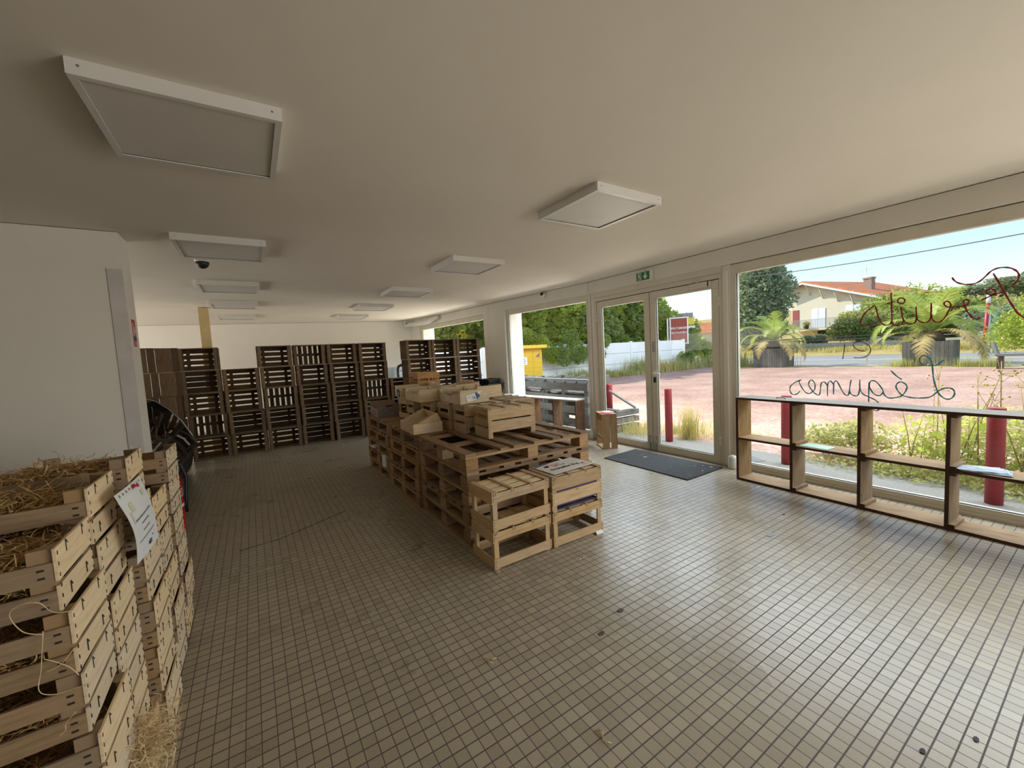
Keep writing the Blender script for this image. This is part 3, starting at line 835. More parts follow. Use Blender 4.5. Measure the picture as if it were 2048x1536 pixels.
# ================================================================== ON TOP OF THE PALLETS
gT = 'upturned crates standing on the pallet island'
tight2 = make_box([(0.052, 0.145), (0.158, 0.250)], [(0.0, 0.085), (0.105, 0.165), (0.20, 0.250)], 0.47, 0.285, 0.26)
use(tight2, (1.875, 3.10, PT), R(-2.5), 'pale crate at the front of the island top, nearest the camera', gT)
use(tight2, (1.838, 3.475, PT), R(-1), 'pale crate on the pallets under the straw tray with price card', gT)
use(tight2, (1.810, 3.785, PT), R(1), 'pale crate on the pallets under the far end of the straw tray', gT)
use(tight2, (1.755, 4.13, PT), R(2), 'pale crate on the pallets behind the nested thin trays', gT)
use(tight2, (1.70, 4.45, PT), R(-2), 'pale crate on the pallets under the tray with blue label', gT)
use(bx_open, (1.72, 4.80, PT), R(3), 'open crate on the pallets right of the citrus carton', gT)
use(tight2, (2.235, 3.56, PT), R(88), 'pale crate behind the front crate on the window side of the island', gT)
use(tight2, (2.21, 4.15, PT), R(2), 'pale crate under the trays, window side of the island top', gT)
use(tight2, (2.20, 4.55, PT), R(-1), 'pale crate under the trays, middle of the island window side', gT)
use(tight2, (2.22, 4.95, PT), R(1), 'pale crate under the trays, far window side of the island', gT)
use(tight2, (1.97, 5.29, PT), R(0), 'pale crate on the pallets carrying the orange crate', gT)
# orange crate on end
oc = thing('orange_crate', 'bright orange-brown crate with white label standing on the island rear', 'crate', (1.962, 5.30, PT+0.261), (0, 0, R(-3)))
for sx in (-1, 1):
    for z0, z1 in ((0.0, 0.07), (0.205, 0.26)):
        mb = MB(); mb.hexa((sx*0.146, 0, (z0+z1)/2), (0.008, 0.40, z1-z0)); mb.build('side_rail', MT['orange_wood'], oc)
for sy in (-1, 1):
    for z0, z1 in ((0.0, 0.05), (0.075, 0.155), (0.185, 0.26)):
        mb = MB(); mb.hexa((0, sy*0.204, (z0+z1)/2), (0.30, 0.008, z1-z0)); mb.build('end_rail', MT['orange_wood'], oc)
for sx in (-1, 1):
    for sy in (-1, 1):
        mb = MB(); mb.hexa((sx*0.127, sy*0.185, 0.13), (0.03, 0.03, 0.255)); mb.build('corner_post', MT['orange_wood'], oc)
mb = MB(); mb.box(-0.14, 0.14, -0.2, 0.2, 0.252, 0.257); mb.build('base_board', MT['orange_wood'], oc)
mb = MB(); mb.prism([(0.03, -0.2085, 0.105), (0.05, -0.2085, 0.09), (0.075, -0.2085, 0.10), (0.075, -0.2085, 0.125), (0.03, -0.2085, 0.128)], (0, -0.001, 0)); mb.build('paper_label', MT['white'], oc)

def make_tray(Lx, Dy, H, mats, name='shallow_tray', t=0.005, scoop=0.0):
    """thin-walled plywood tray; scoop lowers the middle of the long -x side"""
    r = thing(name, '', 'tray')
    for sx in (-1, 1):
        mb = MB()
        if scoop:
            n = 8; x = sx*(Lx/2-t/2)
            for k in range(n):
                a, b = -Dy/2+Dy*k/n, -Dy/2+Dy*(k+1)/n
                hh = H-scoop*(1-abs((a+b)/Dy))**0.6
                mb.hexa((x, (a+b)/2, hh/2), (t, Dy/n, hh), 0, None, 0.5)
        else:
            mb.hexa((sx*(Lx/2-t/2), 0, H/2), (t, Dy, H))
        mb.build('long_side', mats, r)
    for sy in (-1, 1):
        mb = MB(); mb.hexa((0, sy*(Dy/2-t), H/2+0.006), (Lx-2*t, 2*t, H+0.012), 0)
        for sx in (-1, 1):
            for z in (0.25, 0.5, 0.75): mb.hexa((sx*(Lx/2-0.013), sy*(Dy/2+0.0006), H*z), (0.0022, 0.0016, 0.010), 1)
        mb.build('short_side', [mats, MT['staple']], r)
    mb = MB(); mb.box(-Lx/2+t, Lx/2-t, -Dy/2+2*t, Dy/2-2*t, 0.0, t); mb.build('tray_base', mats, r)
    mb = MB()
    for sx in (-1, 1):
        for sy in (-1, 1):
            mb.hexa((sx*(Lx/2-t-0.012), sy*(Dy/2-2*t-0.012), H/2), (0.022, 0.022, H-0.004))
    mb.build('corner_blocks', mats, r)
    return r
gU = 'shallow plywood trays on the island'
TZ = PT+0.2605
tr1 = make_tray(0.305, 0.53, 0.115, MT['pale_wood'], scoop=0.048)
def tray(proto, loc, rot, label):
    if not proto['label']:
        proto.location = loc; proto.rotation_euler = rot; proto['label'] = label; proto['group'] = gU; return proto
    c = dup(proto, loc, rot, label, gU); return c
T1 = tray(tr1, (1.765, 3.70, TZ), (0, 0, R(-1.0)), 'pale tray holding a straw nest, with price card on its near end')
tray(tr1, (2.088, 4.00, TZ), (0, 0, R(1)), 'empty pale tray beside the straw tray on its window side')
tray(tr1, (1.58, 4.255, TZ), (0, 0, R(-3)), 'empty pale tray with faded stamp, left of the straw tray')
tb = tray(tr1, (1.60, 4.81, TZ), (0, 0, R(-10)), 'pale tray with a blue label on its aisle side')
tray(tr1, (2.10, 4.62, TZ), (0, 0, R(-85)), 'pale tray lying crossways in the middle of the island window side')
tray(tr1, (2.20, 4.97, TZ), (0, 0, R(-86)), 'pale tray lying crossways at the far window side of the island')
# labels and contents
t = thing('price_card', 'white and blue price card on the near end of the straw tray', 'card', (1.770, 3.4325, TZ+0.066), (0, R(-14), R(-1)))
mb = MB(); mb.box(-0.10, 0.0, -0.0022, -0.001, -0.032, 0.032); csh_ = mb.build('card_sheet', MT['white'], t)
mb = MB(); mb.prism([(0.0, -0.001, -0.034), (0.045, -0.001, -0.012), (0.012, -0.001, 0.034), (0.0, -0.001, 0.034)], (0, -0.0016, 0)); mb.build('blue_half', MT['blue_ink'], t)
mb = MB(); mb.prism([(0.018, -0.001, 0.034), (0.075, -0.001, 0.030), (0.048, -0.001, 0.004)], (0, -0.0012, 0)); mb.build('white_flap', MT['white'], t)
text_mesh('price_text', '16', 0.034, MT['ink'], csh_, (-0.026, -0.0026, -0.010), (PI/2, 0, 0), bold=0.0006)
scribble('price_line', MT['grey_ink'], csh_, (-0.085, -0.0023, 0.004), (1, 0, 0), (0, 0, 1), 0.055, 0.012, 5, rs)
mb = MB(); mb.box(-0.1562, -0.1532, -0.22, 0.05, 0.012, 0.098); bl_ = mb.build('blue_label', MT['blue_ink'], tb)
scribble('label_text', MT['white'], bl_, (-0.1564, -0.03, 0.040), (0, -1, 0), (0, 0, 1), 0.13, 0.034, 6, rs)
def wool(name, cx, cy, n, rx, ry, h, th=0.0016, seed=1, spill=0.0, base=None):
    """curly wood-wool strands as one mesh of flat ribbons"""
    rnd = random.Random(seed)
    V, Fc = [], []
    for i in range(n):
        x, y = rnd.uniform(-rx, rx), rnd.uniform(-ry, ry)
        z = rnd.uniform(0.0, h)*(1-0.35*(abs(x)/rx)**3)*(1-0.35*(abs(y)/ry)**3)
        a = rnd.uniform(0, 2*PI); w = th*rnd.uniform(0.7, 1.6)
        curl = rnd.uniform(-0.9, 0.9); dz = rnd.uniform(-0.25, 0.25)
        st = rnd.uniform(0.008, 0.020)
        p = Vector((x, y, z)); prev = None
        for k in range(7):
            d = Vector((math.cos(a), math.sin(a), dz)).normalized()
            s = Vector((-d.y, d.x, rnd.uniform(-0.6, 0.6))).normalized()*w
            V += [p+s, p-s]
            b = len(V)
            if prev is not None: Fc.append((b-4, b-3, b-1, b-2))
            prev = 1
            p = p + d*st
            a += curl*rnd.uniform(0.3, 1.0); dz += rnd.uniform(-0.25, 0.22)
            p.x = max(-rx-spill, min(rx+spill, p.x)); p.y = max(-ry-spill, min(ry+spill, p.y)); p.z = max(0.0, min(h*1.25, p.z))
    me_ = raw_mesh(name, V, Fc, [MT['straw'], MT['straw_pale']])
    me_.polygons.foreach_set('material_index', [1 if (i//6) % 4 == 0 else 0 for i in range(len(Fc))])
    return me_
me = wool('wood_wool', 0, 0, 1100, 0.125, 0.20, 0.10, 0.0014, 3)
tag(link('wood_wool', me, None, (1.765, 3.70, TZ+0.008)), 'straw-coloured wood wool nest inside the tray with the price card', 'wood wool', None, 'stuff')
# nested thin trays, the upper one propped up
n1 = make_tray(0.29, 0.44, 0.085, MT['pale_wood'], 'thin_tray')
n1.location = (1.372, 3.885, PT); n1.rotation_euler = (0, 0, R(-2)); n1['label'] = 'lower of the two nested thin trays on the island corner'; n1['group'] = 'nested thin trays'
mb = MB(); mb.box(-0.05, 0.06, -0.2212, -0.2202, 0.028, 0.06); mb.build('stamp', MT['card_white'], n1)
n2 = dup(n1, (1.393, 3.90, PT+0.052), (R(2), R(-23), R(-2)), 'upper nested thin tray, propped up at a slant on the island corner')
for ch in list(n2.children):
    if ch.name.startswith('stamp'): bpy.data.objects.remove(ch)
n2.scale = (0.92, 0.90, 0.9)
# citrus carton
t = thing('citrus_carton', 'grey patterned citrus carton with orange print at the island far left', 'carton', (1.44, 5.40, PT), (0, 0, R(-4)))
mb = MB(); mb.box(-0.145, 0.145, -0.255, -0.25, 0, 0.165); mb.box(-0.145, 0.145, 0.25, 0.255, 0, 0.165)
mb.box(-0.145, -0.14, -0.25, 0.25, 0, 0.10); mb.box(0.14, 0.145, -0.25, 0.25, 0, 0.10)
cw_ = mb.build('carton_wall', MT['box_print'], t)
mb = MB(); mb.box(-0.14, 0.14, -0.25, 0.25, 0, 0.004); mb.box(-0.139, 0.139, 0.246, 0.2495, 0.0, 0.163); mb.box(-0.139, 0.139, -0.2495, -0.246, 0.0, 0.163); mb.box(0.136, 0.1395, -0.245, 0.245, 0.0, 0.099); mb.box(-0.1395, -0.136, -0.245, 0.245, 0.0, 0.099)
mb.build('carton_inside', MT['card'], t)
mb = MB()
mb.box(-0.045, 0.045, -0.2565, -0.255, 0.128, 0.142)
mb.build('hand_hole', MT['dark_gap'], cw_)
mb = MB()
for cx, cz in ((-0.085, 0.085), (0.085, 0.095)):
    mb.prism([(cx+0.018*math.cos(a*PI/6), -0.2554, cz+0.018*math.sin(a*PI/6)) for a in range(12)], (0, -0.0008, 0))
for cy, cz in ((-0.17, 0.045), (0.15, 0.045)):
    mb.prism([(-0.1454, cy+0.030*math.cos(a*PI/6), cz+0.024*math.sin(a*PI/6)) for a in range(12)], (-0.0008, 0, 0))
mb.build('fruit_print', MT['orange_ink'], cw_)
for yy, w, hh in ((0.087, 0.08, 0.022), (0.062, 0.065, 0.017)):
    scribble('brand_print', MT['orange_ink'], cw_, (-w/2, -0.2554, yy), (1, 0, 0), (0, 0, 1), w, hh, 5, rs)
for zz, w, hh in ((0.048, 0.20, 0.034), (0.014, 0.17, 0.026)):
    scribble('brand_print', MT['orange_ink'], cw_, (-0.1454, -0.01+w/2, zz), (0, -1, 0), (0, 0, 1), w, hh, 5, rs)

# ================================================================== CRATE WALL
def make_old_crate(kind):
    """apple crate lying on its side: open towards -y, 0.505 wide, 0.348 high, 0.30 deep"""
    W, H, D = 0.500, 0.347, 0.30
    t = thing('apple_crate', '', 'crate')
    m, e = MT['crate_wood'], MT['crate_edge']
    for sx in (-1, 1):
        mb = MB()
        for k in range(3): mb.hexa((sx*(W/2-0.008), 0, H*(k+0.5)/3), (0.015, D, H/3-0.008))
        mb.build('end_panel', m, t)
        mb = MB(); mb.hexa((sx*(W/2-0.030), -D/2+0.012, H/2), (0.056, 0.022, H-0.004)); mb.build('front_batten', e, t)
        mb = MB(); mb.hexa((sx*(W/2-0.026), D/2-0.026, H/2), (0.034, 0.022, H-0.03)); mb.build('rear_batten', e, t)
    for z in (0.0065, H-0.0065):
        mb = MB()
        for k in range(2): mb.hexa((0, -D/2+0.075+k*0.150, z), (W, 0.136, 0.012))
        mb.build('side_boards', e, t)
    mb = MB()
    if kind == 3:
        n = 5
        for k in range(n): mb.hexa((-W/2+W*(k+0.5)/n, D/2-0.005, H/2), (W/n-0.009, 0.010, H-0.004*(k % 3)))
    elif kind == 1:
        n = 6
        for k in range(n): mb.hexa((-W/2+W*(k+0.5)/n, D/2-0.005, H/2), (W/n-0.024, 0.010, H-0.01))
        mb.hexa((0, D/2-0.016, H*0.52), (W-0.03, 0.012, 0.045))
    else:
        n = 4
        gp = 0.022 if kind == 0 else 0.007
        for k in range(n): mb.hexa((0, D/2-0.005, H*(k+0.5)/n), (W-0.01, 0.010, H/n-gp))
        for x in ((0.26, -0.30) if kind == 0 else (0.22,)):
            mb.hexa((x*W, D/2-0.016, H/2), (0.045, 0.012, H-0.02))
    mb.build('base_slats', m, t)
    return t
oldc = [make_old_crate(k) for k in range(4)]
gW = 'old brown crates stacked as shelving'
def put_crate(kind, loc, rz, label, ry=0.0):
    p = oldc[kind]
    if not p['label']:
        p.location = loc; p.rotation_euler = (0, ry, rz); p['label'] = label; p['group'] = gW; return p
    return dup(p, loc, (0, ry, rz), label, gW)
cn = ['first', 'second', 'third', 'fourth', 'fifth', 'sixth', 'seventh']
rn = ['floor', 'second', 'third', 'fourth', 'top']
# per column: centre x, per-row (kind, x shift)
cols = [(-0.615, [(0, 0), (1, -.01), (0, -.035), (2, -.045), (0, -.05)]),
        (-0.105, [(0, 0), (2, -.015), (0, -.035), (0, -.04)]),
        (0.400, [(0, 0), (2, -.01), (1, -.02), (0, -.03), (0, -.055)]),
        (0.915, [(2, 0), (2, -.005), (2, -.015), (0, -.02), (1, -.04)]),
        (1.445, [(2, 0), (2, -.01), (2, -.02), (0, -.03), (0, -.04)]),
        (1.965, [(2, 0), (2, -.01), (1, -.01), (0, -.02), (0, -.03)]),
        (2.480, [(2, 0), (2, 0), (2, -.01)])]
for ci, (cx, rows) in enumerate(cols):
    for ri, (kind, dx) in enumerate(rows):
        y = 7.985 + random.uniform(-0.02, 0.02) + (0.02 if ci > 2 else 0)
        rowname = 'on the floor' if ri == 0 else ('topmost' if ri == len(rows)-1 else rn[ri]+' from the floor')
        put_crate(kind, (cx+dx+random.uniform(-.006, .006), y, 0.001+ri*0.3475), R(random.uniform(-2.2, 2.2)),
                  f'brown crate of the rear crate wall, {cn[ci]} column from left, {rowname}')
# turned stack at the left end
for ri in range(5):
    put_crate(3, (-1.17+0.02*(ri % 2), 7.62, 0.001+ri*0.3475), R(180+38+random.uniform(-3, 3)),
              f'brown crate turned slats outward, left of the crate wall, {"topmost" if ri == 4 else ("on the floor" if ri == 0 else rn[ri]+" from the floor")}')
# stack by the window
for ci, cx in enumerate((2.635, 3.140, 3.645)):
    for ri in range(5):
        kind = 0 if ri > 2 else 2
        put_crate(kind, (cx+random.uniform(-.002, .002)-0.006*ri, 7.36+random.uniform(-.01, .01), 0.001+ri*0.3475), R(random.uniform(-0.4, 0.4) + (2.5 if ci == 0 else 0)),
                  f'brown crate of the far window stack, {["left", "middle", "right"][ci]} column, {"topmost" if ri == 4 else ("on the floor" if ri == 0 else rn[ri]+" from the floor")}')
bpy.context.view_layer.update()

# ================================================================== DISPLAY CASE (black refrigerated counter) behind the wall stub
t = thing('display_case', 'black refrigerated counter with curved glass front behind the wall end', 'display counter', (0, 0, 0))
curve = [(-1.95, 1.20), (-1.60, 1.195), (-1.30, 1.13), (-1.10, 1.04), (-0.96, 0.905), (-0.85, 0.745), (-0.765, 0.56), (-0.715, 0.385)]
Y0, Y1 = 4.62, 7.00
base = [(-1.95, 0.06), (-0.86, 0.06), (-0.80, 0.12), (-0.765, 0.33), (-0.80, 0.40), (-1.95, 0.40)]
mb = MB(); mb.prism([(x, Y0, z) for x, z in base], (0, Y1-Y0, 0)); mb.box(-1.90, -0.92, Y0+0.05, Y1-0.05, 0.0, 0.06); mb.build('base_cabinet', MT['black'], t)
mb = MB()
for k in range(6):
    z = 0.13+k*0.036; x = -0.800+0.028*(k/5)**0.8*1.2
    mb.tube([(x, Y0, z), (x, Y1+0.01, z)], 0.013, 8)
mb.build('ribbed_bumper', MT['black'], t)
mb = MB(); mb.tube([(-0.735, Y0, 0.385), (-0.735, Y1+0.015, 0.385)], 0.028, 10); mb.build('front_rail', MT['black'], t)
for y, nm in ((Y1, 'far'), (Y0, 'near')):
    mb = MB()
    mb.prism([(x, y-0.02, z) for x, z in curve] + [(x-0.055*min(1, (i+1)/3), y-0.02, z-0.06) for i, (x, z) in list(enumerate(curve))[::-1]], (0, 0.04, 0))
    mb.build('end_cheek', MT['black'], t)
    mb = MB(); mb.tube([(x+0.004, y-0.024, z-0.012) for x, z in curve], 0.006, 6); mb.build('edge_trim', MT['steel'], t)
    mb = MB(); mb.prism([(x-0.03, y-0.004, z-0.03) for x, z in curve] + [(-1.95, y-0.004, 0.40), (-0.76, y-0.004, 0.40)][::-1], (0, 0.008, 0)); mb.build('end_glass', MT['case_glass'], t)
mb = MB()
for (x0, z0), (x1, z1) in zip(curve, curve[1:]):
    mb.quad([(x0, Y0+0.02, z0-0.01), (x1, Y0+0.02, z1-0.01), (x1, Y1-0.02, z1-0.01), (x0, Y1-0.02, z0-0.01)], 0, 0.5, None, True)
mb.build('curved_glass', MT['case_glass'], t)
mb = MB(); mb.box(-1.95, -1.90, Y0, Y1, 0.40, 1.20); mb.box(-1.95, -1.70, Y0, Y1, 1.185, 1.21); mb.build('rear_panel', MT['black'], t)
mb = MB()
for k in range(9):
    y = Y0+0.15+k*0.26; mb.bar((-1.85, y, 0.62), (-0.98, y, 0.52), 0.03, 0.012)
mb.box(-1.86, -1.83, Y0+0.05, Y1-0.05, 0.60, 0.64); mb.box(-0.99, -0.96, Y0+0.05, Y1-0.05, 0.50, 0.54)
mb.build('display_shelf', MT['steel'], t)

# wash stand behind the crate wall
t = thing('wash_stand', 'steel splash panel with black swan-neck tap behind the crate wall', 'sink', (3.03, 9.9, 0))
mb = MB(); mb.box(-0.33, 0.36, 0.24, 0.26, 0.0, 1.215); mb.box(-0.33, 0.36, -0.24, 0.24, 0.82, 0.88); mb.build('splash_panel', plain('splash_steel', (0.50, 0.54, 0.57), 0.3, 0.6), t)
for sx in (-1, 1):
    mb = MB(); mb.box(sx*0.3-0.02, sx*0.3+0.02, -0.22, -0.18, 0, 0.82); mb.build('leg', MT['steel'], t)
mb = MB(); mb.tube([(0, 0.05, 0.88), (0, 0.05, 1.15), (0.02, 0.045, 1.23), (0.08, 0.03, 1.26), (0.13, 0.01, 1.22), (0.12, -0.01, 1.16)], [0.034, 0.034, 0.036, 0.036, 0.036, 0.03], 10); mb.build('tap', MT['black'], t)
mb = MB(); mb.tube([(0.03, 0.02, 1.12), (0.17, -0.02, 1.13)], 0.012, 8); mb.build('tap_lever', MT['steel'], t)

# ================================================================== LOW BENCH SHELF by window 2
t = thing('bench_shelf', 'low bench with white top and charred wood uprights by the window left of door', 'bench', FL, FR_)
ya, yb = fy(4.74), fy(6.72)
x0, x1 = -0.235, -0.022
mb = MB(); mb.box(x0, x1, ya, yb, 0.608, 0.628); mb.build('bench_top', MT['white_wood'], t, bevel=0.002)
for y in (4.745, 5.235, 5.745, 6.30, 6.69):
    mb = MB(); mb.box(x0+0.004, x1-0.004, fy(y), fy(y)+0.022, 0.0, 0.608); mb.build('upright', MT['charred'], t, bevel=0.002)
mb = MB(); mb.box(x0+0.02, x1-0.02, ya+0.03, yb-0.03, 0.003, 0.018); mb.build('bottom_board', MT['charred'], t)

# black folding stand with bins at the left end of the bench
st = far_pt(6.98, -0.215, 0)
t = thing('folding_stand', 'dark brown folding stand carrying black bins left of the low bench', 'stand', st, (0, 0, FA))
mb = MB(); mb.box(-0.19, 0.19, -0.22, 0.22, 0.745, 0.765); mb.build('stand_top', MT['brown'], t)
for sy in (-1, 1):
    for a, b in ((-0.19, 0.17), (0.19, -0.17)):
        mb = MB(); mb.bar((a*0.9, sy*0.20, 0.745), (b*0.9, sy*0.20, 0.004), 0.025, 0.02, 0, (0, 1, 0)); mb.build('leg', MT['brown'], t)
for sx in (-1, 1):
    mb = MB(); mb.bar((sx*0.15, -0.20, 0.05), (sx*0.15, 0.20, 0.05), 0.02, 0.02); mb.build('stretcher', MT['brown'], t)
def bin_(name, label, loc, sx, sy, h, rz=FA):
    mb = MB(); w = 0.008
    top = 1.08
    for a, b in (((-sx/2, -sy/2), (sx/2, -sy/2)), ((sx/2, -sy/2), (sx/2, sy/2)), ((sx/2, sy/2), (-sx/2, sy/2)), ((-sx/2, sy/2), (-sx/2, -sy/2))):
        nx, ny = (a[0]+b[0])/2/max(sx, sy), (a[1]+b[1])/2/max(sx, sy)
        p = [(a[0], a[1], 0), (b[0], b[1], 0), (b[0]*top, b[1]*top, h), (a[0]*top, a[1]*top, h)]
        mb.prism(p, (-nx*w, -ny*w, 0))
    mb.box(-sx/2, sx/2, -sy/2, sy/2, 0, 0.006)
    mb.box(-sx/2*top-0.01, sx/2*top+0.01, -sy/2*top-0.01, -sy/2*top+0.004, h-0.02, h); mb.box(-sx/2*top-0.01, sx/2*top+0.01, sy/2*top-0.004, sy/2*top+0.01, h-0.02, h)
    mb.box(-sx/2*top-0.01, -sx/2*top+0.004, -sy/2, sy/2, h-0.02, h); mb.box(sx/2*top-0.004, sx/2*top+0.01, -sy/2, sy/2, h-0.02, h)
    o = mb.build(name, MT['black'], None, loc, (0, 0, rz)); tag(o, label, 'bin'); return o
bin_('plastic_bin', 'wide shallow black bin lying on the folding stand', (st.x, st.y, 0.766), 0.34, 0.40, 0.075)
bin_('plastic_bin', 'smaller black bin on top of the wide black bin', (st.x+0.01, st.y+0.02, 0.842), 0.25, 0.30, 0.085)
bin_('plastic_bin', 'large black bin on the floor under the folding stand', (st.x, st.y, 0.002), 0.22, 0.30, 0.64)

# small crate on end near the door, leaflets, tablet
t = thing('upright_crate', 'small knotty wooden crate standing on end by the door, leaflets on top', 'crate', (4.185, 4.13, 0), (0, 0, R(-30)))
W, D, H = 0.21, 0.33, 0.49
for sy in (-1, 1):
    for x in (-0.055, 0.062):
        mb = MB(); mb.hexa((x, sy*(D/2-0.006), H/2), (0.098 if x < 0 else 0.085, 0.012, H)); mb.build('side_board', MT['shelf_wood'], t)
for z in (0.008, H-0.008):
    mb = MB()
    for k in range(3): mb.hexa((0, -D/3+k*D/3, z), (W, D/3-0.012, 0.012))
    mb.build('end_boards', MT['box_wood'], t)
for z in (0.15, 0.35):
    mb = MB(); mb.hexa((-0.098, 0, z), (0.008, D-0.03, 0.05)); mb.build('back_slat', MT['box_wood'], t)
for nm, dx, dy, rz, m, lab in (('leaflet', -0.02, -0.07, 25, 'red_ink', 'red leaflet on top of the small crate by the door'), ('leaflet', 0.03, 0.05, -12, 'white', 'white leaflet on top of the small crate by the door')):
    mb = MB(); mb.box(-0.06, 0.06, -0.075, 0.075, 0, 0.0025)
    c, s = math.cos(R(-30)), math.sin(R(-30))
    tag(mb.build(nm, MT[m], None, (4.185+dx*c-dy*s, 4.13+dx*s+dy*c, H+0.0005), (0, 0, R(rz))), lab, 'leaflet')
t = thing('tablet_folder', 'white sheet with a black binder edge lying on the floor left of the small crate', 'paper', (3.95, 4.62, 0.001), (0, 0, R(20)))
mb = MB(); mb.box(-0.15, 0.15, -0.10, 0.11, 0, 0.004); mb.build('sheet', MT['white'], t)
mb = MB(); mb.box(-0.16, 0.15, -0.13, -0.10, 0, 0.020); mb.build('binder_edge', MT['black'], t)

# ================================================================== LONG SHELF under the near window
SA = math.atan2(4.055-3.975, 2.21-0.376)
t = thing('pallet_shelf', 'long two-tier open wooden shelf under the big right-hand window', 'shelf', (4.057, 2.215, 0), (0, 0, -SA))
LEN, DEP = 2.55, 0.235
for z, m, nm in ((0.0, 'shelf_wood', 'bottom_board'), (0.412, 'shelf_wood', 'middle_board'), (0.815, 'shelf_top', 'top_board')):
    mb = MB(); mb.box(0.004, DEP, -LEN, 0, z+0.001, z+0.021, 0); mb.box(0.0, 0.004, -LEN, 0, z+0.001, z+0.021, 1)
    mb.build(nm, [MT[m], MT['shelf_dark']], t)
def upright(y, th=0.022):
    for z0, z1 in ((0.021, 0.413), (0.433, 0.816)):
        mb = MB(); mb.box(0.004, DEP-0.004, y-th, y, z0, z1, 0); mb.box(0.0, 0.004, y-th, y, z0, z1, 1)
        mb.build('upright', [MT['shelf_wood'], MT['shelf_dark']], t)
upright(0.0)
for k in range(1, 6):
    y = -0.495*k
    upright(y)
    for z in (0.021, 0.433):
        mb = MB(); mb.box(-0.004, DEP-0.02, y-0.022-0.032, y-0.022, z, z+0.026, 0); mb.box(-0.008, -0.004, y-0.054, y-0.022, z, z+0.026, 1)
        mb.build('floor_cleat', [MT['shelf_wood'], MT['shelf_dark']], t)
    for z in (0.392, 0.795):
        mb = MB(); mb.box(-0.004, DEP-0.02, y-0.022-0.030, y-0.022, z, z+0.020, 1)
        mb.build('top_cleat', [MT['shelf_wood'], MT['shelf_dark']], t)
def on_shelf(u, v, z):
    c, s = math.cos(-SA), math.sin(-SA)
    return (4.057+u*c-v*s, 2.215+u*s+v*c, z)
mb = MB(); mb.box(-0.07, 0.07, -0.11, 0.11, 0, 0.002)
tag(mb.build('flyer', MT['green_leaf_ink'], None, on_shelf(0.10, -0.67, 0.4345), (0, 0, R(-6))), 'mint green flyer lying on the middle board of the long shelf', 'flyer')
t2 = thing('leaflet_pile', 'crinkled blue and white leaflets on the middle board, right part of long shelf', 'leaflets', on_shelf(0.09, -1.66, 0.4350), (0, 0, R(8)))
for k in range(4):
    mb = MB()
    n = 6
    for i in range(n):
        a, b = -0.11+0.22*i/n, -0.11+0.22*(i+1)/n
        za, zb = 0.0018*math.sin(i*1.9+k), 0.0018*math.sin((i+1)*1.9+k)
        mb.prism([(-0.075, a, k*0.003+za+0.003), (0.075, a, k*0.003+za+0.004), (0.075, b, k*0.003+zb+0.004), (-0.075, b, k*0.003+zb+0.003)], (0, 0, 0.0012))
    mb.build('leaflet', plain('blue_leaflet', (0.40, 0.45, 0.52) if k % 2 else (0.30, 0.36, 0.46), 0.6, 0, 0.45, 35), t2, (0.004*k, 0.012*k, 0), (0, 0, R(4*k)))
mb = MB(); mb.tube([(0, 0, 0), (0.01, 0.03, 0.012), (0.03, 0.05, 0.004), (0.0, 0.07, 0.010), (0.02, 0.09, 0.0)], 0.004, 6)
tag(mb.build('string_scrap', MT['grey_ink'], None, on_shelf(0.09, -0.42, 0.8405)), 'small dark scrap of string on the top board of the long shelf', 'string')

# door mat with litter
mb = MB(); mb.prism([(3.66, 2.503, 0.0005), (4.31, 2.507, 0.0005), (4.30, 3.72, 0.0005), (3.68, 3.69, 0.0005)], (0, 0, 0.010))
tag(mb.build('door_mat', MT['mat']), 'dark grey rubber doormat in front of the glass door', 'doormat')
rl = random.Random(5)
mb = MB()
for i in range(110):
    x, y = rl.uniform(3.72, 4.27), rl.uniform(2.56, 3.64)
    a = rl.uniform(0, PI); l = rl.uniform(0.002, 0.008) if i > 5 else rl.uniform(0.012, 0.03); w = l*rl.uniform(0.15, 0.5)
    d = Vector((math.cos(a), math.sin(a), 0)); e = Vector((-d.y, d.x, 0))*w; p = Vector((x, y, 0.0115))
    mb.prism([p-d*l-e*0.2, p-e, p+d*l+e*0.1, p+e], (0, 0, 0.0012))
tag(mb.build('leaf_litter', MT['straw_pale']), 'bits of dry leaf and straw scattered on the doormat', 'litter', None, 'stuff')
# scraps on the tiles
for px, py, l, m, lab in ((1541, 1070, 0.035, 'grey_ink', 'dark flat scrap on the tiles in front of the long shelf'), (1241, 1221, 0.018, 'brown', 'dark crumb on the tiles in the middle foreground, upper of two'), (1203, 1267, 0.018, 'brown', 'dark crumb on the tiles in the middle foreground, lower of two'),
                        (1142, 1075, 0.022, 'brown', 'brown crumb on the floor right of the low left crate'), (1567, 1029, 0.014, 'brown', 'tiny brown crumb on the tiles near the second shelf bay'), (1845, 1503, 0.012, 'ink', 'black speck on the tiles at the bottom edge, left'), (1952, 1479, 0.012, 'ink', 'black speck on the tiles at the lower right')):
    p = at_z(px, py, 0.0005); mb = MB()
    mb.prism([p+Vector((l*math.cos(a*PI/3.5)*(1+0.3*rl.random()), 0.55*l*math.sin(a*PI/3.5)*(1+0.3*rl.random()), 0)) for a in range(7)], (0, 0, 0.003))
    tag(mb.build('floor_scrap', MT[m]), lab, 'scrap')
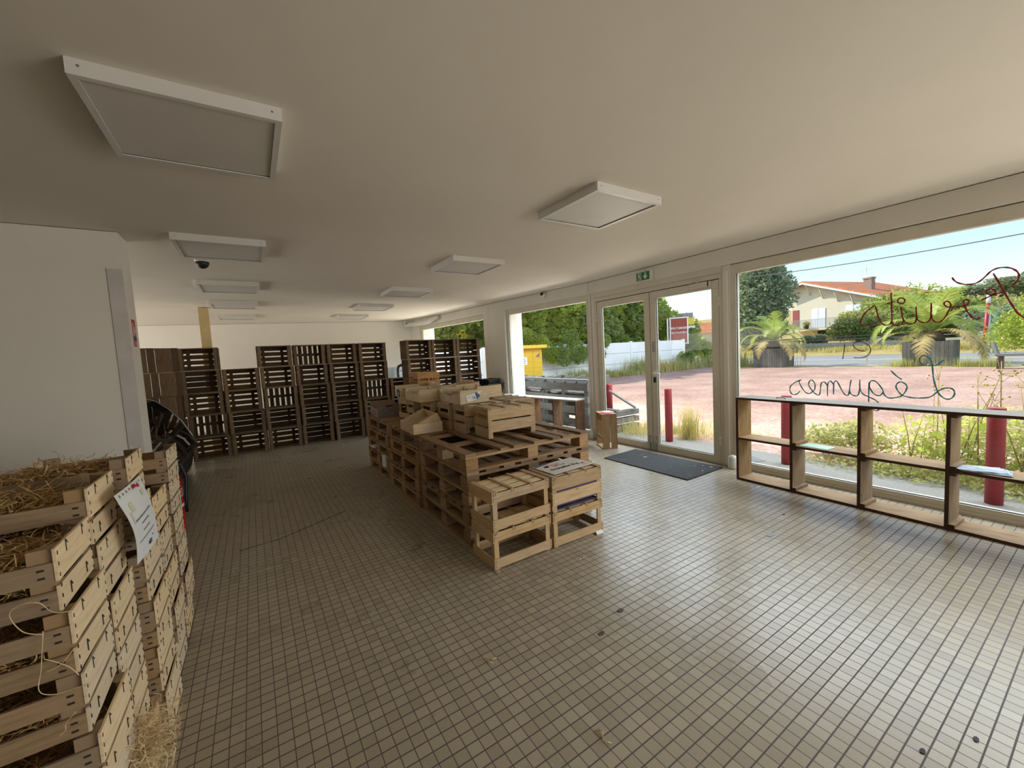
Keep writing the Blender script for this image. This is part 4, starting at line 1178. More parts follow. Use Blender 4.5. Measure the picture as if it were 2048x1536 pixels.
for px, py, lab in ((1165, 1118, 'pale wood chip on the tiles below the low right crate'), (1205, 1475, 'pale straw wisp on the tiles at the lower middle of the photo'), (990, 1144, 'curl of straw at the foot of the lower left crate'), (978, 1318, 'little straw tangle alone on the tiles left of the middle')):
    p = at_z(px, py, 0.002); mb = MB()
    for k in range(3):
        a = rl.uniform(0, 6); mb.tube([p, p+Vector((0.02*math.cos(a), 0.02*math.sin(a), 0.006)), p+Vector((0.035*math.cos(a+0.7), 0.035*math.sin(a+0.7), 0.001))], 0.0016, 4)
    tag(mb.build('straw_wisp', MT['straw_pale']), lab, 'straw')
p = at_z(1196, 1066, 0.001); mb = MB()
mb.prism([p+Vector((-0.03, -0.02, 0)), p+Vector((0.035, -0.025, 0.0)), p+Vector((0.045, 0.02, 0.02)), p+Vector((-0.01, 0.03, 0.025))], (0.0, 0.0, 0.006))
tag(mb.build('crumpled_paper', MT['white']), 'crumpled white paper by the right foot of the low right crate', 'paper')
mb = MB()
pts = [at_z(x, y, 0.0006) for x, y in ((478, 1102), (560, 1078), (620, 1052), (690, 1022))]
for a, b in zip(pts, pts[1:]): mb.bar(a, b, 0.010, 0.0008)
tag(mb.build('scuff_mark', plain('scuff', (0.06, 0.045, 0.03), 0.9)), 'dark scuff line across the tiles of the left aisle', 'scuff mark')

# ================================================================== LEFT STACKS OF STRAW TRAYS
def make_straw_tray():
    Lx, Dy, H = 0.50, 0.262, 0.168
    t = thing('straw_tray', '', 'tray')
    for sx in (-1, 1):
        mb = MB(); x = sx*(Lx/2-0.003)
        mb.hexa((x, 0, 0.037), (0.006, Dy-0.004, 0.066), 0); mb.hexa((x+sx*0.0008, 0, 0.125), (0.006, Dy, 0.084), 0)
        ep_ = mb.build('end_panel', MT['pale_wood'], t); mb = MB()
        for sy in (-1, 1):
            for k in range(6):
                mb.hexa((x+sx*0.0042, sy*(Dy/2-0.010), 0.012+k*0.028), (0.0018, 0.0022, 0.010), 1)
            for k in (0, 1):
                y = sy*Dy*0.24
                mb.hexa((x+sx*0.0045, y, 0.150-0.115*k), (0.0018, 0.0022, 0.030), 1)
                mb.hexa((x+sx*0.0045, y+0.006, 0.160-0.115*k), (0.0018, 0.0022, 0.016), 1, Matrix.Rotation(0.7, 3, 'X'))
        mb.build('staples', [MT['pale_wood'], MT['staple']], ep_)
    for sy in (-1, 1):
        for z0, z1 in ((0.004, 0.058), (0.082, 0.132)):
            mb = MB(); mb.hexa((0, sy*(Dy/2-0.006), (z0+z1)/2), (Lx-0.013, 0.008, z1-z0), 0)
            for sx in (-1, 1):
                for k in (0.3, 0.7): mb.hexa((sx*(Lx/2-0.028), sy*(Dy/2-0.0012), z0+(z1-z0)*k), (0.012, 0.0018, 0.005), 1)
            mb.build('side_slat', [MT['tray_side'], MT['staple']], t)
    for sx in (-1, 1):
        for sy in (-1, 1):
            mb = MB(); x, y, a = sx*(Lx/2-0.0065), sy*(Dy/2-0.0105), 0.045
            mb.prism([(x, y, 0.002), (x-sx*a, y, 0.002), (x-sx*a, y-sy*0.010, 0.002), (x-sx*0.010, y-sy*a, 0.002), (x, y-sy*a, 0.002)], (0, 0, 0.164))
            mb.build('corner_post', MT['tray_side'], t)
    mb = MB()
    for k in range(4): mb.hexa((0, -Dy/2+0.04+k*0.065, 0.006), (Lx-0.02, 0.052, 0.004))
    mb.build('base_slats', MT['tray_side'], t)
    return t
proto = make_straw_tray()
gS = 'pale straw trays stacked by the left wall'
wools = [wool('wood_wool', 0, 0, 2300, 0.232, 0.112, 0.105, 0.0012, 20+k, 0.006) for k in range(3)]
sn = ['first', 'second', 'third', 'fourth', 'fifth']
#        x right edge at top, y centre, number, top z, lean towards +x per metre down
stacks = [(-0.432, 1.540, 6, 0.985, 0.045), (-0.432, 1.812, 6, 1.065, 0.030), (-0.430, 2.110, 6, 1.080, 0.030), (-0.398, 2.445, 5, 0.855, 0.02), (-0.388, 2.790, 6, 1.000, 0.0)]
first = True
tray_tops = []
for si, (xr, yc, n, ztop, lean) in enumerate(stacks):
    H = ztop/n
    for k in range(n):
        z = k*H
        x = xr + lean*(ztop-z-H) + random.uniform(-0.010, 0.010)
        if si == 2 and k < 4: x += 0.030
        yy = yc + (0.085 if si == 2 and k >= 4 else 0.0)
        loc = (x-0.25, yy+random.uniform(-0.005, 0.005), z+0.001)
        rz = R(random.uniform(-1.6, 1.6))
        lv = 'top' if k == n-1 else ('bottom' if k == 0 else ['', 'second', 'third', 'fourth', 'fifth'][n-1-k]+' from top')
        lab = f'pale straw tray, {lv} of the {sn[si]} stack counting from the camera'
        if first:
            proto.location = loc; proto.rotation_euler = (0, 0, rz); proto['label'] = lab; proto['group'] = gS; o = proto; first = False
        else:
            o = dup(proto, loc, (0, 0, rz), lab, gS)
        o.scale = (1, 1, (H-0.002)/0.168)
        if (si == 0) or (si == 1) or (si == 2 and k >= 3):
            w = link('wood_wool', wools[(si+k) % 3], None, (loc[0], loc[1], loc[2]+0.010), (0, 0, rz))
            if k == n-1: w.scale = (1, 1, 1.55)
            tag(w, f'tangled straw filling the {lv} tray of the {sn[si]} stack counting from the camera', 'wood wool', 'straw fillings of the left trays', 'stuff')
# loose strands hanging over the trays
def strand(pts, label, r=0.0011):
    P = [Vector(p) for p in pts]; out = []
    for i in range(len(P)-1):
        a, b, c, d = P[max(i-1, 0)], P[i], P[i+1], P[min(i+2, len(P)-1)]
        for k in range(5):
            u = k/5
            out.append(0.5*((2*b)+(c-a)*u+(2*a-5*b+4*c-d)*u*u+(3*b-a-3*c+d)*u**3))
    out.append(P[-1])
    mb = MB(); mb.tube(out, r, 5)
    tag(mb.build('straw_strand', MT['straw_pale']), label, 'straw')
YF = 1.395
def fp(px, py, y=YF): return at_y(px, py, y)
strand([fp(143, 1222), fp(118, 1225), fp(100, 1222), fp(80, 1207), fp(50, 1207), fp(22, 1222), fp(22, 1240), fp(48, 1265), fp(86, 1269)], 'long looped straw strand on the dark side of the nearest stack')
strand([fp(86, 1262), fp(84, 1300), fp(82, 1340), fp(78, 1382), fp(108, 1389), fp(150, 1376), fp(180, 1368, 1.39)], 'straw strand hanging down and bending along the nearest stack')
strand([fp(88, 1318), fp(115, 1325), fp(140, 1335), fp(158, 1350)], 'short straw strand crossing the front slats of the nearest stack')
strand([fp(90, 1345), fp(120, 1330), fp(146, 1300)], 'straight straw strand slanting up at the nearest stack corner')
strand([fp(151, 1424), fp(132, 1447), fp(131, 1460), fp(118, 1472)], 'short bent straw strand low on the nearest stack front')
# bunch of straw spilling from the second stack near the floor
me = wool('straw_bunch', 0, 0, 420, 0.03, 0.10, 0.16, 0.0011, 77, 0.03)
me.materials.clear(); me.materials.append(MT['straw_pale'])
tag(link('straw_bunch', me, None, (-0.372, 1.66, 0.17), (0, R(8), 0)), 'bunch of fine straw bulging out low on the second stack', 'straw', None, 'stuff')
# plastic-sleeved notice pinned to the stacks, hanging askew and slightly curled
t = thing('pinned_notice', 'printed notice in a plastic sleeve pinned to the straw tray stacks', 'notice')
cTL, cTR, cBL, cBR = Vector((-0.392, 1.745, 0.990)), Vector((-0.372, 1.966, 1.003)), Vector((-0.385, 1.862, 0.735)), Vector((-0.352, 2.025, 0.768))
def nS(u, v, off=0.0):
    p = cTL.lerp(cTR, u).lerp(cBL.lerp(cBR, u), v)
    return p + Vector((0.014*math.sin(PI*v*1.1)*(1-0.5*u)+0.004*math.sin(PI*u)+off, 0, 0))
def npatch(mb, u0, u1, v0, v1, nu, nv, off, mat=0):
    g = [[mb.bm.verts.new(nS(u0+(u1-u0)*i/nu, v0+(v1-v0)*j/nv, off)) for i in range(nu+1)] for j in range(nv+1)]
    h = [[mb.bm.verts.new(nS(u0+(u1-u0)*i/nu, v0+(v1-v0)*j/nv, off-0.0008)) for i in range(nu+1)] for j in range(nv+1)]
    for j in range(nv):
        for i in range(nu):
            mb.face([g[j][i], g[j+1][i], g[j+1][i+1], g[j][i+1]], mat, 0.5, None, True)
            mb.face([h[j][i], h[j][i+1], h[j+1][i+1], h[j+1][i]], mat, 0.5, None, True)
mb = MB(); npatch(mb, 0, 1, 0, 1, 8, 12, 0); nsh_ = mb.build('sheet', MT['film'], t)
mb = MB(); npatch(mb, 0, 1, -0.10, -0.005, 8, 2, 0.001); sle_ = mb.build('sleeve_edge', MT['white_plastic'], t)
mb = MB()
for k in range(8):
    if k != 4: npatch(mb, 0.08+k*0.11, 0.12+k*0.11, -0.07, -0.035, 1, 1, 0.0022)
mb.build('sleeve_holes', MT['grey_ink'], sle_)
mb = MB(); mb.lathe([(0.0, 0), (0.008, 0.0), (0.004, 0.008), (0.007, 0.016), (0.0, 0.018)], 12); mb.build('red_pin', MT['red'], t, nS(0.55, -0.05, 0.002), (0, R(80), 0))
mb = MB()
for v, u0, u1, hh, dn in ((0.37, 0.16, 0.86, 0.022, 26), (0.47, 0.33, 0.66, 0.018, 14), (0.58, 0.33, 0.64, 0.018, 13), (0.70, 0.12, 0.83, 0.012, 26)):
    u = u0
    while u < u1:
        w_ = rs.uniform(0.5, 1.0)*(u1-u0)/dn; npatch(mb, u, min(u+w_, u1), v+hh*rs.uniform(-0.3, 0.2), v+hh, 1, 1, 0.0015); u += w_*1.25
mb.build('print_lines', MT['grey_ink'], nsh_)
mb = MB()
for q in ((0.48, 0.53, 0.85, 0.90), (0.53, 0.55, 0.83, 0.91), (0.58, 0.63, 0.855, 0.87), (0.58, 0.59, 0.83, 0.91), (0.60, 0.63, 0.89, 0.905), (0.67, 0.70, 0.80, 0.82)): npatch(mb, *q, 1, 1, 0.0016)
mb.build('hand_price', MT['ink'], nsh_)
mb = MB(); npatch(mb, 0.18, 0.30, 0.10, 0.24, 2, 2, 0.0012); npatch(mb, 0.74, 0.88, 0.08, 0.16, 2, 2, 0.0012); npatch(mb, 0.10, 0.16, 0.22, 0.40, 2, 3, 0.0012)
mb.build('damp_stains', plain('damp_stain', (0.66, 0.63, 0.46), 0.4, 0, 0.1), nsh_)

# ================================================================== WRITING ON THE GLASS
def catmull(P, n=6):
    out = []
    for i in range(len(P)-1):
        a, b, c, d = P[max(i-1, 0)], P[i], P[i+1], P[min(i+2, len(P)-1)]
        for k in range(n):
            u = k/n
            out.append(0.5*((2*b)+(c-a)*u+(2*a-5*b+4*c-d)*u*u+(3*b-a-3*c+d)*u**3))
    out.append(P[-1]); return out
def ribbon(mb, pts, normal, w, mat=0):
    pts = catmull(pts); nrm = Vector(normal).normalized()
    L = []
    for i, p in enumerate(pts):
        d = (pts[min(i+1, len(pts)-1)]-pts[max(i-1, 0)])
        if d.length < 1e-7: d = Vector((0, 0, 1))
        s = d.cross(nrm).normalized()*w*(0.8+0.35*math.sin(i*0.37)**2)
        L.append((mb.bm.verts.new(p+s), mb.bm.verts.new(p-s), mb.bm.verts.new(p+s+nrm*0.001), mb.bm.verts.new(p-s+nrm*0.001)))
    for a, b in zip(L, L[1:]):
        mb.face([a[0], a[1], b[1], b[0]], mat); mb.face([a[2], b[2], b[3], a[3]], mat)
        mb.face([a[0], b[0], b[2], a[2]], mat); mb.face([a[1], a[3], b[3], b[1]], mat)
XG = 4.4535
def glass_words(name, strokes, ox, oy, sc, mat, label, w):
    mb = MB()
    for s in strokes: ribbon(mb, [at_x(ox+a/sc, oy+b/sc, XG) for a, b in s], (-1, 0, 0), w)
    tag(mb.build(name, MT[mat]), label, 'window writing')
def ell(cx, cy, rx, ry, n=10): return [(cx+rx*math.cos(2*PI*k/n+0.3), cy+ry*math.sin(2*PI*k/n+0.3)) for k in range(n+1)]
fruits = [
 [(1150,155),(1175,190),(1230,225),(1320,242),(1420,235),(1500,200),(1580,130),(1640,75),(1720,40),(1820,30),(1900,45),(1960,80),(1985,130),(1970,190),(1930,235),(1895,250)],
 [(1665,105),(1740,230),(1800,335),(1860,440),(1920,530),(1970,600),(2048,655),(2110,690)],
 [(1505,445),(1580,410),(1660,375),(1740,350),(1800,330)], ell(1633,337,58,36),
 [(1500,650),(1460,675),(1400,655),(1340,580),(1300,490),(1295,450),(1330,430),(1360,455),(1340,490),(1270,515),(1190,525),(1130,527),(1080,520),(1050,490),(1062,460),(1100,455),(1132,490),(1120,545),(1070,640),(1010,705),(950,715),(905,680),(890,620)],
 [(890,470),(888,600),(870,690),(810,720),(740,700),(708,650),(700,520)], [(706,640),(690,715),(630,740),(570,715),(530,650),(512,520)],
 [(540,690),(520,740),(470,760),(420,740),(400,700),(395,500),(388,345)], [(318,490),(400,465),(432,463)],
 [(395,700),(370,740),(310,750),(260,710),(220,620),(200,540),(180,512),(120,550),(50,620),(10,690),(5,740),(50,760),(120,745),(215,712)], ell(515,447,46,36)]
glass_words('window_word', fruits, 1720, 530, 6.244, 'paint_red', 'dark red handwritten word Fruits on the big window, mirrored from inside', 0.0050)
legumes = [
 [(1760,110),(1700,155),(1640,167),(1560,165),(1515,135),(1505,100),(1530,65),(1580,65),(1625,110),(1643,180),(1652,290),(1680,400),(1720,480),(1780,525),(1840,525),(1880,480),(1870,430),(1810,408),(1740,425),(1690,455),(1620,505),(1500,518),(1400,510),(1320,488),(1275,445),(1250,395),(1270,355),(1310,345),(1360,375),(1365,420),(1320,488),(1260,510),(1180,518),(1130,490),(1110,450)],
 [(1112,455),(1090,482),(1060,492),(1010,470),(970,410),(963,360),(990,330),(1040,345),(1095,410),(1115,455)],
 [(960,350),(957,450),(955,560)], [(955,505),(1020,535),(1060,570),(1078,620),(1045,655),(990,637)],
 [(955,505),(890,470),(862,410),(860,320)], [(860,410),(845,480),(810,494),(765,475),(750,430),(765,325)], [(750,430),(735,485),(700,480),(665,430),(620,345),(600,335),(580,365),(578,480)],
 [(578,375),(545,335),(515,370),(512,495)], [(512,385),(480,345),(445,360),(435,440),(420,485),(380,470),(350,440),(310,380),(320,335),(345,325),(375,360),(375,420),(350,450),(310,470),(270,450),(230,395),(205,335),(230,323)],
 [(230,322),(170,345),(115,390),(108,440),(135,478),(180,475),(218,440)], [(1195,220),(1250,275),(1312,318)]]
glass_words('window_word', legumes, 1560, 700, 5.389, 'paint_blue', 'teal handwritten word Légumes low on the big window, mirrored from inside', 0.0048)
glass_words('window_word', [[(1400,1258),(1330,1250),(1285,1215),(1285,1185),(1340,1170),(1410,1190),(1445,1235),(1430,1290),(1370,1320),(1285,1322)], [(1200,1185),(1190,1260),(1178,1335)]], 1440, 440, 4.8, 'paint_grey', 'small grey handwritten word et between the two bigger window words', 0.0038)
mb = MB()
def w3(px, py):
    d = ray(px, py); k = XI+0.111*4.5+0.035
    t_ = k/(d.x+0.111*d.y); return Vector((d.x*t_, d.y*t_, CAMZ+d.z*t_))
for s in ([(705,655),(725,690),(755,675),(785,630),(820,618),(838,650),(820,690)], [(780,660),(800,700),(805,745)], [(845,680),(870,700),(850,715),(845,745)], [(770,738),(790,730),(800,745)]):
    ribbon(mb, [w3(820+a/7.68, 580+b/7.68) for a, b in s], (-1, -0.111, 0), 0.011)
tag(mb.build('window_word', MT['paint_yellow']), 'yellow handwritten letters high on the far window above the stacked crates', 'window writing')

# ================================================================== OUTSIDE GROUND
GZ = -0.10
mb = MB(); mb.box(4.62, 5.68, -25, 13, -0.4, GZ); struct(mb.build('floor_pavement', MT['concrete']))
mb = MB(); mb.box(5.68, 23.6, -60, 60, -0.4, GZ-0.004); struct(mb.build('floor_forecourt', MT['gravel']))
mb = MB(); mb.box(23.6, 24.6, -120, 150, -0.4, GZ-0.008); struct(mb.build('floor_verge_near', MT['verge']))
mb = MB(); mb.box(24.6, 38.5, -160, 220, -0.4, GZ-0.010); struct(mb.build('floor_road', MT['asphalt']))
mb = MB(); mb.box(25.4, 25.55, -160, 220, GZ-0.02, GZ-0.004); mb.box(31.3, 31.5, -160, 220, GZ-0.02, GZ-0.004)
struct(mb.build('trim_road_line', MT['white_line']))
# bank rising beyond the road
V, Fc = [], []
xs = [38.5, 40, 43, 46, 50, 60, 80, 110, 160, 240]; zs = [-0.11, 0.15, 0.45, 0.62, 0.75, 0.9, 1.5, 4, 9, 16]
ys = list(range(-200, 261, 20))
for y in ys:
    for x, z in zip(xs, zs): V.append((x, y, z+0.25*noise.noise(Vector((x*0.05, y*0.05, 0)))*min(1, (x-38.5)/10)))
nx = len(xs)
for j in range(len(ys)-1):
    for i in range(nx-1):
        a = j*nx+i; Fc.append((a, a+1, a+nx+1, a+nx))
struct(link('floor_bank', raw_mesh('floor_bank', V, Fc, [MT['verge']])))
mb = MB(); mb.box(-60, 4.62, 12.6, 60, -0.4, GZ-0.006); mb.box(4.62, 5.68, 13, 60, -0.4, GZ-0.006); mb.box(-60, 23.6, 60, 150, -0.4, GZ-0.006)
struct(mb.build('floor_yard', MT['gravel']))
# thin dark slab painting a cast shadow onto the pavement
mb = MB(); mb.prism([(5.02, 2.60, GZ), (5.25, 2.50, GZ), (5.42, 2.85, GZ), (5.12, 3.0, GZ)], (0, 0, 0.004))
tag(mb.build('pavement_shadow', plain('painted_shadow', (0.16, 0.16, 0.15), 0.9)), 'dark painted shadow on the pavement outside, left of the near-window bollard', 'patch')

# bollards
bol = None
for px, py, lab in (((5.615, 5.43), 0, 'red bollard outside the left door leaf'), ((5.383, 3.98), 0, 'red bollard outside the right door leaf'), ((5.296, 2.29), 0, 'dark red bollard behind the left bay of the long shelf'), ((5.219, 0.664), 0, 'big scratched red bollard outside at the right edge of the photo')):
    if bol is None:
        mb = MB(); mb.lathe([(0.0, 0), (0.055, 0), (0.055, 0.815), (0.050, 0.825), (0.0, 0.827)], 24)
        bm_, nt_, pb_ = new_mat('bollard_red')
        ff = noise_tex(nt_, objcoord(nt_), 7, 6, 0.7)
        nt_.links.new(ramp(nt_, ff, [(0.25, (0.26, 0.022, 0.028)), (0.6, (0.36, 0.035, 0.042)), (0.78, (0.46, 0.13, 0.13))]), pb_.inputs['Base Color']); pb_.inputs['Roughness'].default_value = 0.6
        bol = mb.build('bollard', bm_, None, (px[0], px[1], GZ)); tag(bol, lab, 'bollard', 'red bollards along the shop front')
    else:
        c = bol.copy(); col.objects.link(c); c.location = (px[0], px[1], GZ); c['label'] = lab
# grey pallet planters outside window 2
def pallet_planter(label, y0, y1, x0, x1, h0, h1):
    t = thing('pallet_planter', label, 'planter', (0, 0, GZ))
    n = 4
    for k in range(n):
        z = 0.06+k*(h0-0.12)/(n-0.4); mb = MB()
        mb.box(x0, x0+0.02, y0, y1, z, z+0.12+0.02*(k % 2)); mb.build('front_board', MT['grey_wood'], t)
    for k in range(5):
        z = 0.10+k*(h1-0.15)/5; mb = MB(); mb.box(x1-0.02, x1, y0, y1, z, z+0.13); mb.build('back_board', MT['grey_wood'], t)
    for y in (y0+0.01, (y0+y1)/2, y1-0.11):
        mb = MB(); mb.box(x0+0.02, x0+0.10, y, y+0.10, 0.0, h0-0.05); mb.box(x1-0.10, x1-0.02, y, y+0.10, 0, h1-0.05); mb.build('post', MT['grey_wood'], t)
    mb = MB()
    for y in (y0, y1-0.02):
        mb.prism([(x0+0.02, y, h0-0.22), (x1-0.02, y, h1-0.22), (x1-0.02, y, h1-0.02), (x0+0.02, y, h0)], (0, 0.02, 0))
        for k in range(3): mb.box(x0+0.02, x1-0.02, y, y+0.02, 0.1+k*0.2, 0.2+k*0.2)
    mb.build('end_board', MT['grey_wood'], t)
    mb = MB(); mb.bar((x0-0.01, (y0+y1)/2, h0+0.008), (x0+0.09, (y0+y1)/2, h0+0.015), y1-y0, 0.02); mb.build('front_lip', MT['grey_wood'], t)
    for k in range(1, 4):
        y = y0+(y1-y0)*k/4; mb = MB(); mb.prism([(x0+0.03, y, h0-0.15), (x1-0.03, y, h1-0.15), (x1-0.03, y, h1-0.03), (x0+0.03, y, h0-0.03)], (0, 0.015, 0)); mb.build('divider', MT['grey_wood'], t)
    mb = MB(); mb.box(x0+0.02, x1-0.02, y0+0.02, y1-0.02, h0-0.25, h0-0.23); mb.build('tray_floor', MT['grey_wood'], t)
    return t
pallet_planter('weathered grey pallet planter outside the window, right one with three bins', 5.53, 6.86, 5.15, 5.75, 0.92, 1.02)
pallet_planter('weathered grey pallet planter outside the window, left one beside the white pillar', 6.90, 8.30, 5.18, 5.78, 0.93, 0.98)
t = thing('broken_pallet', 'broken grey pallet with a slanting board outside behind the small crate', 'pallet', (5.55, 5.05, GZ))
for k in range(3):
    mb = MB(); mb.box(-0.25, 0.35, -0.06, 0.06, 0.02+k*0.13, 0.11+k*0.13); mb.build('block', MT['grey_wood'], t)
mb = MB(); mb.bar((-0.05, 0.28, 0.72), (0.22, -0.10, 0.40), 0.12, 0.022); mb.build('slanting_board', MT['grey_wood'], t)
mb = MB(); mb.bar((-0.2, -0.05, 0.40), (-0.2, 0.33, 0.40), 0.10, 0.02); mb.build('top_board', MT['grey_wood'], t)
# outer white pillar beside window 2 and window 3 reveals
for y0, y1, nm in ((6.66, 7.36, 1), (10.24, 10.9, 2)):
    mb = MB(); mb.box(0.30, 0.42, fy(y0), fy(y1), GZ, 3.0); struct(mb.build(f'wall_pillar_{nm}', MT['white_panel'], None, FL, FR_))

# ================================================================== PLANTS
def leaf_mesh(name, blobs, n, size, mat, seed, shell=0.55, droop=0.0):
    """blobs: (centre, radii); leaves are small folded quads scattered through the blobs"""
    rnd = random.Random(seed); V, Fc = [], []
    wts = [b[1][0]*b[1][1]*b[1][2] for b in blobs]; tot = sum(wts)
    for (c, r), w in zip(blobs, wts):
        for i in range(max(8, int(n*w/tot))):
            while True:
                d = Vector((rnd.uniform(-1, 1), rnd.uniform(-1, 1), rnd.uniform(-1, 1)))
                if 0.05 < d.length < 1: break
            d.normalize()
            k = shell + (1-shell)*rnd.random()**0.6
            k *= 1+0.22*noise.noise(Vector((d.x*2.3+c[0], d.y*2.3+c[1], d.z*2.3+c[2]+seed)))
            p = Vector((c[0]+d.x*r[0]*k, c[1]+d.y*r[1]*k, c[2]+d.z*r[2]*k))
            a = Vector((rnd.gauss(0, 1), rnd.gauss(0, 1), rnd.gauss(0, 0.7)-droop)).normalized()
            q = a.cross(Vector((rnd.gauss(0, 1), rnd.gauss(0, 1), rnd.gauss(0, 1)))).normalized()
            s = size*rnd.uniform(0.6, 1.5)
            b = len(V)
            V += [p-a*s, p+q*s*0.55, p+a*s, p-q*s*0.55]
            Fc.append((b, b+1, b+2, b+3))
    return raw_mesh(name, V, Fc, [MT[mat]])
def crown(seed, R_, H, k=9):
    rnd = random.Random(seed); out = [((0, 0, H*0.55), (R_*0.75, R_*0.75, H*0.42))]
    for i in range(k):
        a = rnd.uniform(0, 2*PI); rr = rnd.uniform(0.35, 0.75)*R_; z = rnd.uniform(0.22, 0.85)*H
        s = rnd.uniform(0.28, 0.45)*R_
        out.append(((rr*math.cos(a), rr*math.sin(a), z), (s, s, s*0.85)))
    return out
def trunk_mesh(name, h, r, seed, k=5):
    rnd = random.Random(seed); mb = MB()
    mb.tube([(0, 0, -0.1), (0.05, 0.02, h*0.35), (0, 0.06, h*0.6), (0.08, 0, h*0.85)], [r, r*0.8, r*0.55, r*0.2], 8)
    for i in range(k):
        a = rnd.uniform(0, 2*PI); z = h*rnd.uniform(0.25, 0.6); l = h*rnd.uniform(0.25, 0.4)
        mb.tube([(0, 0, z), (l*0.5*math.cos(a), l*0.5*math.sin(a), z+l*0.4), (l*math.cos(a), l*math.sin(a), z+l*0.9)], [r*0.4, r*0.25, r*0.08], 6)
    bmesh.ops.recalc_face_normals(mb.bm, faces=mb.bm.faces[:])
    me = bpy.data.meshes.new(name); mb.bm.to_mesh(me); mb.bm.free(); me.materials.append(MT['bark']); return me
crowns = [leaf_mesh('foliage', crown(s, 2.4, 5.6, 10), 9500, 0.125, m, s) for s, m in ((1, 'leaf_a'), (2, 'leaf_a'), (3, 'leaf_b'))]
trunk = trunk_mesh('trunk', 4.6, 0.16, 4)
def tree(name, loc, ci, sc, rz, label, group, zs=1.0):
    t = thing(name, label, 'tree', loc, (0, 0, rz), group)
    t.scale = (sc, sc, sc*zs)
    link('foliage', crowns[ci], t); link('trunk', trunk, t)
    return t
gTr = 'leafy trees behind the white wall'
tl = [(9.2, 20.5, 0, 1.25, 'bushy tree behind the far window crates, leftmost of the wall trees'), (12.2, 19.4, 1, 1.15, 'bushy yellow-green tree straight above the yellow parcel locker'),
      (15.2, 19.6, 0, 1.2, 'bushy tree above the white wall, seen mid-window left of the door'), (17.6, 18.9, 2, 1.05, 'darker bushy tree seen at the window edge beside the door post'),
      (19.3, 20.2, 1, 1.22, 'bright bushy tree filling the left door leaf glass'), (22.0, 19.5, 2, 1.12, 'bushy tree at the door seam, above the white wall'),
      (24.4, 19.6, 1, 1.0, 'loose tree whose top ends against the sky left of the red sign'), (12.0, 25.0, 2, 1.4, 'tall tree in the second line behind the yellow locker'), (18.5, 25.5, 1, 1.45, 'tall tree in the second line behind the white wall'), (6.0, 22, 2, 1.3, 'tree glimpsed through the far window gap at the left')]
for i, (x, y, ci, sc, lab) in enumerate(tl):
    tree('bushy_tree', (x, y, GZ), ci, sc, i*1.3, lab, gTr, 0.95)
# creeper hanging over the wall
rr = random.Random(9)
for i, (x, z, s, lab) in enumerate(((11.6, 1.75, 1.0, 'green creeper hanging over the white wall beside the yellow locker'), (13.6, 1.55, 1.1, 'green creeper drooping low over the wall in the middle of the window'), (15.6, 1.6, 0.9, 'green creeper drooping over the wall at the window edge by the door'))):
    bl = [((rr.uniform(-0.9, 0.9)*s, -0.25, rr.uniform(-0.6, 0.5)), (0.5*s, 0.25, 0.42*s)) for k in range(5)]
    tag(link('creeper', leaf_mesh('creeper', bl, 3200, 0.055, 'leaf_b' if i else 'leaf_a', 40+i), None, (x, 15.85, z)), lab, 'creeper')

# ================================================================== WHITE PANEL WALL, LOCKER, SIGN
def panel_wall(p0, p1, h, n, label):
    p0, p1 = Vector(p0), Vector(p1); L = (p1-p0).length; a = math.atan2(p1.y-p0.y, p1.x-p0.x)
    t = thing('panel_wall', label, 'wall', p0, (0, 0, a))
    for k in range(n):
        mb = MB(); mb.box(L*k/n+0.06, L*(k+1)/n-0.06, 0, 0.05, 0, h, 0)
        for j in (1, 2): mb.box(L*k/n+0.06, L*(k+1)/n-0.06, -0.003, 0, h*j/3-0.012, h*j/3+0.012, 1)
        mb.build('wall_panel', [MT['white_panel'], MT['panel_joint']], t)
    for k in range(n+1):
        mb = MB(); mb.box(L*k/n-0.07, L*k/n+0.07, -0.05, 0.09, 0, h+0.06); mb.build('wall_post', MT['white_panel'], t)
panel_wall((6.5, 16.3, GZ), (23.3, 16.0, GZ), 1.78, 7, 'white concrete panel wall bounding the forecourt below the trees')
# yellow locker
b = at_y(1073, 700, 15.6)
lx1 = b.x
t = thing('parcel_locker', 'yellow parcel locker bank with overhanging roof in front of the white wall', 'locker', (lx1-2.1, 15.2, GZ))
zt = at_y(1072, 690, 15.2).z-GZ
mb = MB(); mb.box(0, 2.1, 0, 0.7, 0, zt-0.15); mb.build('locker_body', MT['yellow'], t)
mb = MB(); mb.box(-0.05, 2.22, -0.28, 0.8, zt-0.15, zt); mb.build('roof', plain('locker_roof', (0.80, 0.55, 0.06), 0.4), t, bevel=0.01)
for c in range(4):
    x0, x1 = 0.03+c*0.515, 0.525+c*0.515
    z = 0.06; k = 0
    hs = [0.30, 0.22, 0.22, 0.22, 0.16, 0.16, 0.42] if c % 2 else [0.22, 0.16, 0.22, 0.14, 0.30, 0.16, 0.5]
    while z < zt-0.30 and k < 7:
        h = min(hs[k], zt-0.2-z)
        mb = MB(); mb.box(x0, x1, -0.014, 0.0, z, z+h-0.014); mb.build('locker_door', MT['yellow'], t, bevel=0.003); z += h; k += 1
mb = MB()
ex, ez = 1.86, zt-0.50
for k, dx in ((0, 0.0), (1, 0.04)):
    mb.prism([(ex-0.17+dx, -0.016, ez-0.05-k*0.02), (ex+0.02+dx, -0.016, ez+0.0-k*0.06), (ex+0.17-dx, -0.016, ez+0.13-k*0.15), (ex+0.02+dx, -0.016, ez+0.07-k*0.08)], (0, -0.003, 0))
mb.build('emblem', MT['blue_ink'], t)
mb = MB(); mb.box(0.90, 1.25, -0.018, -0.014, 0.95, 1.30); lno_ = mb.build('notice', MT['white'], t)
mb = MB()
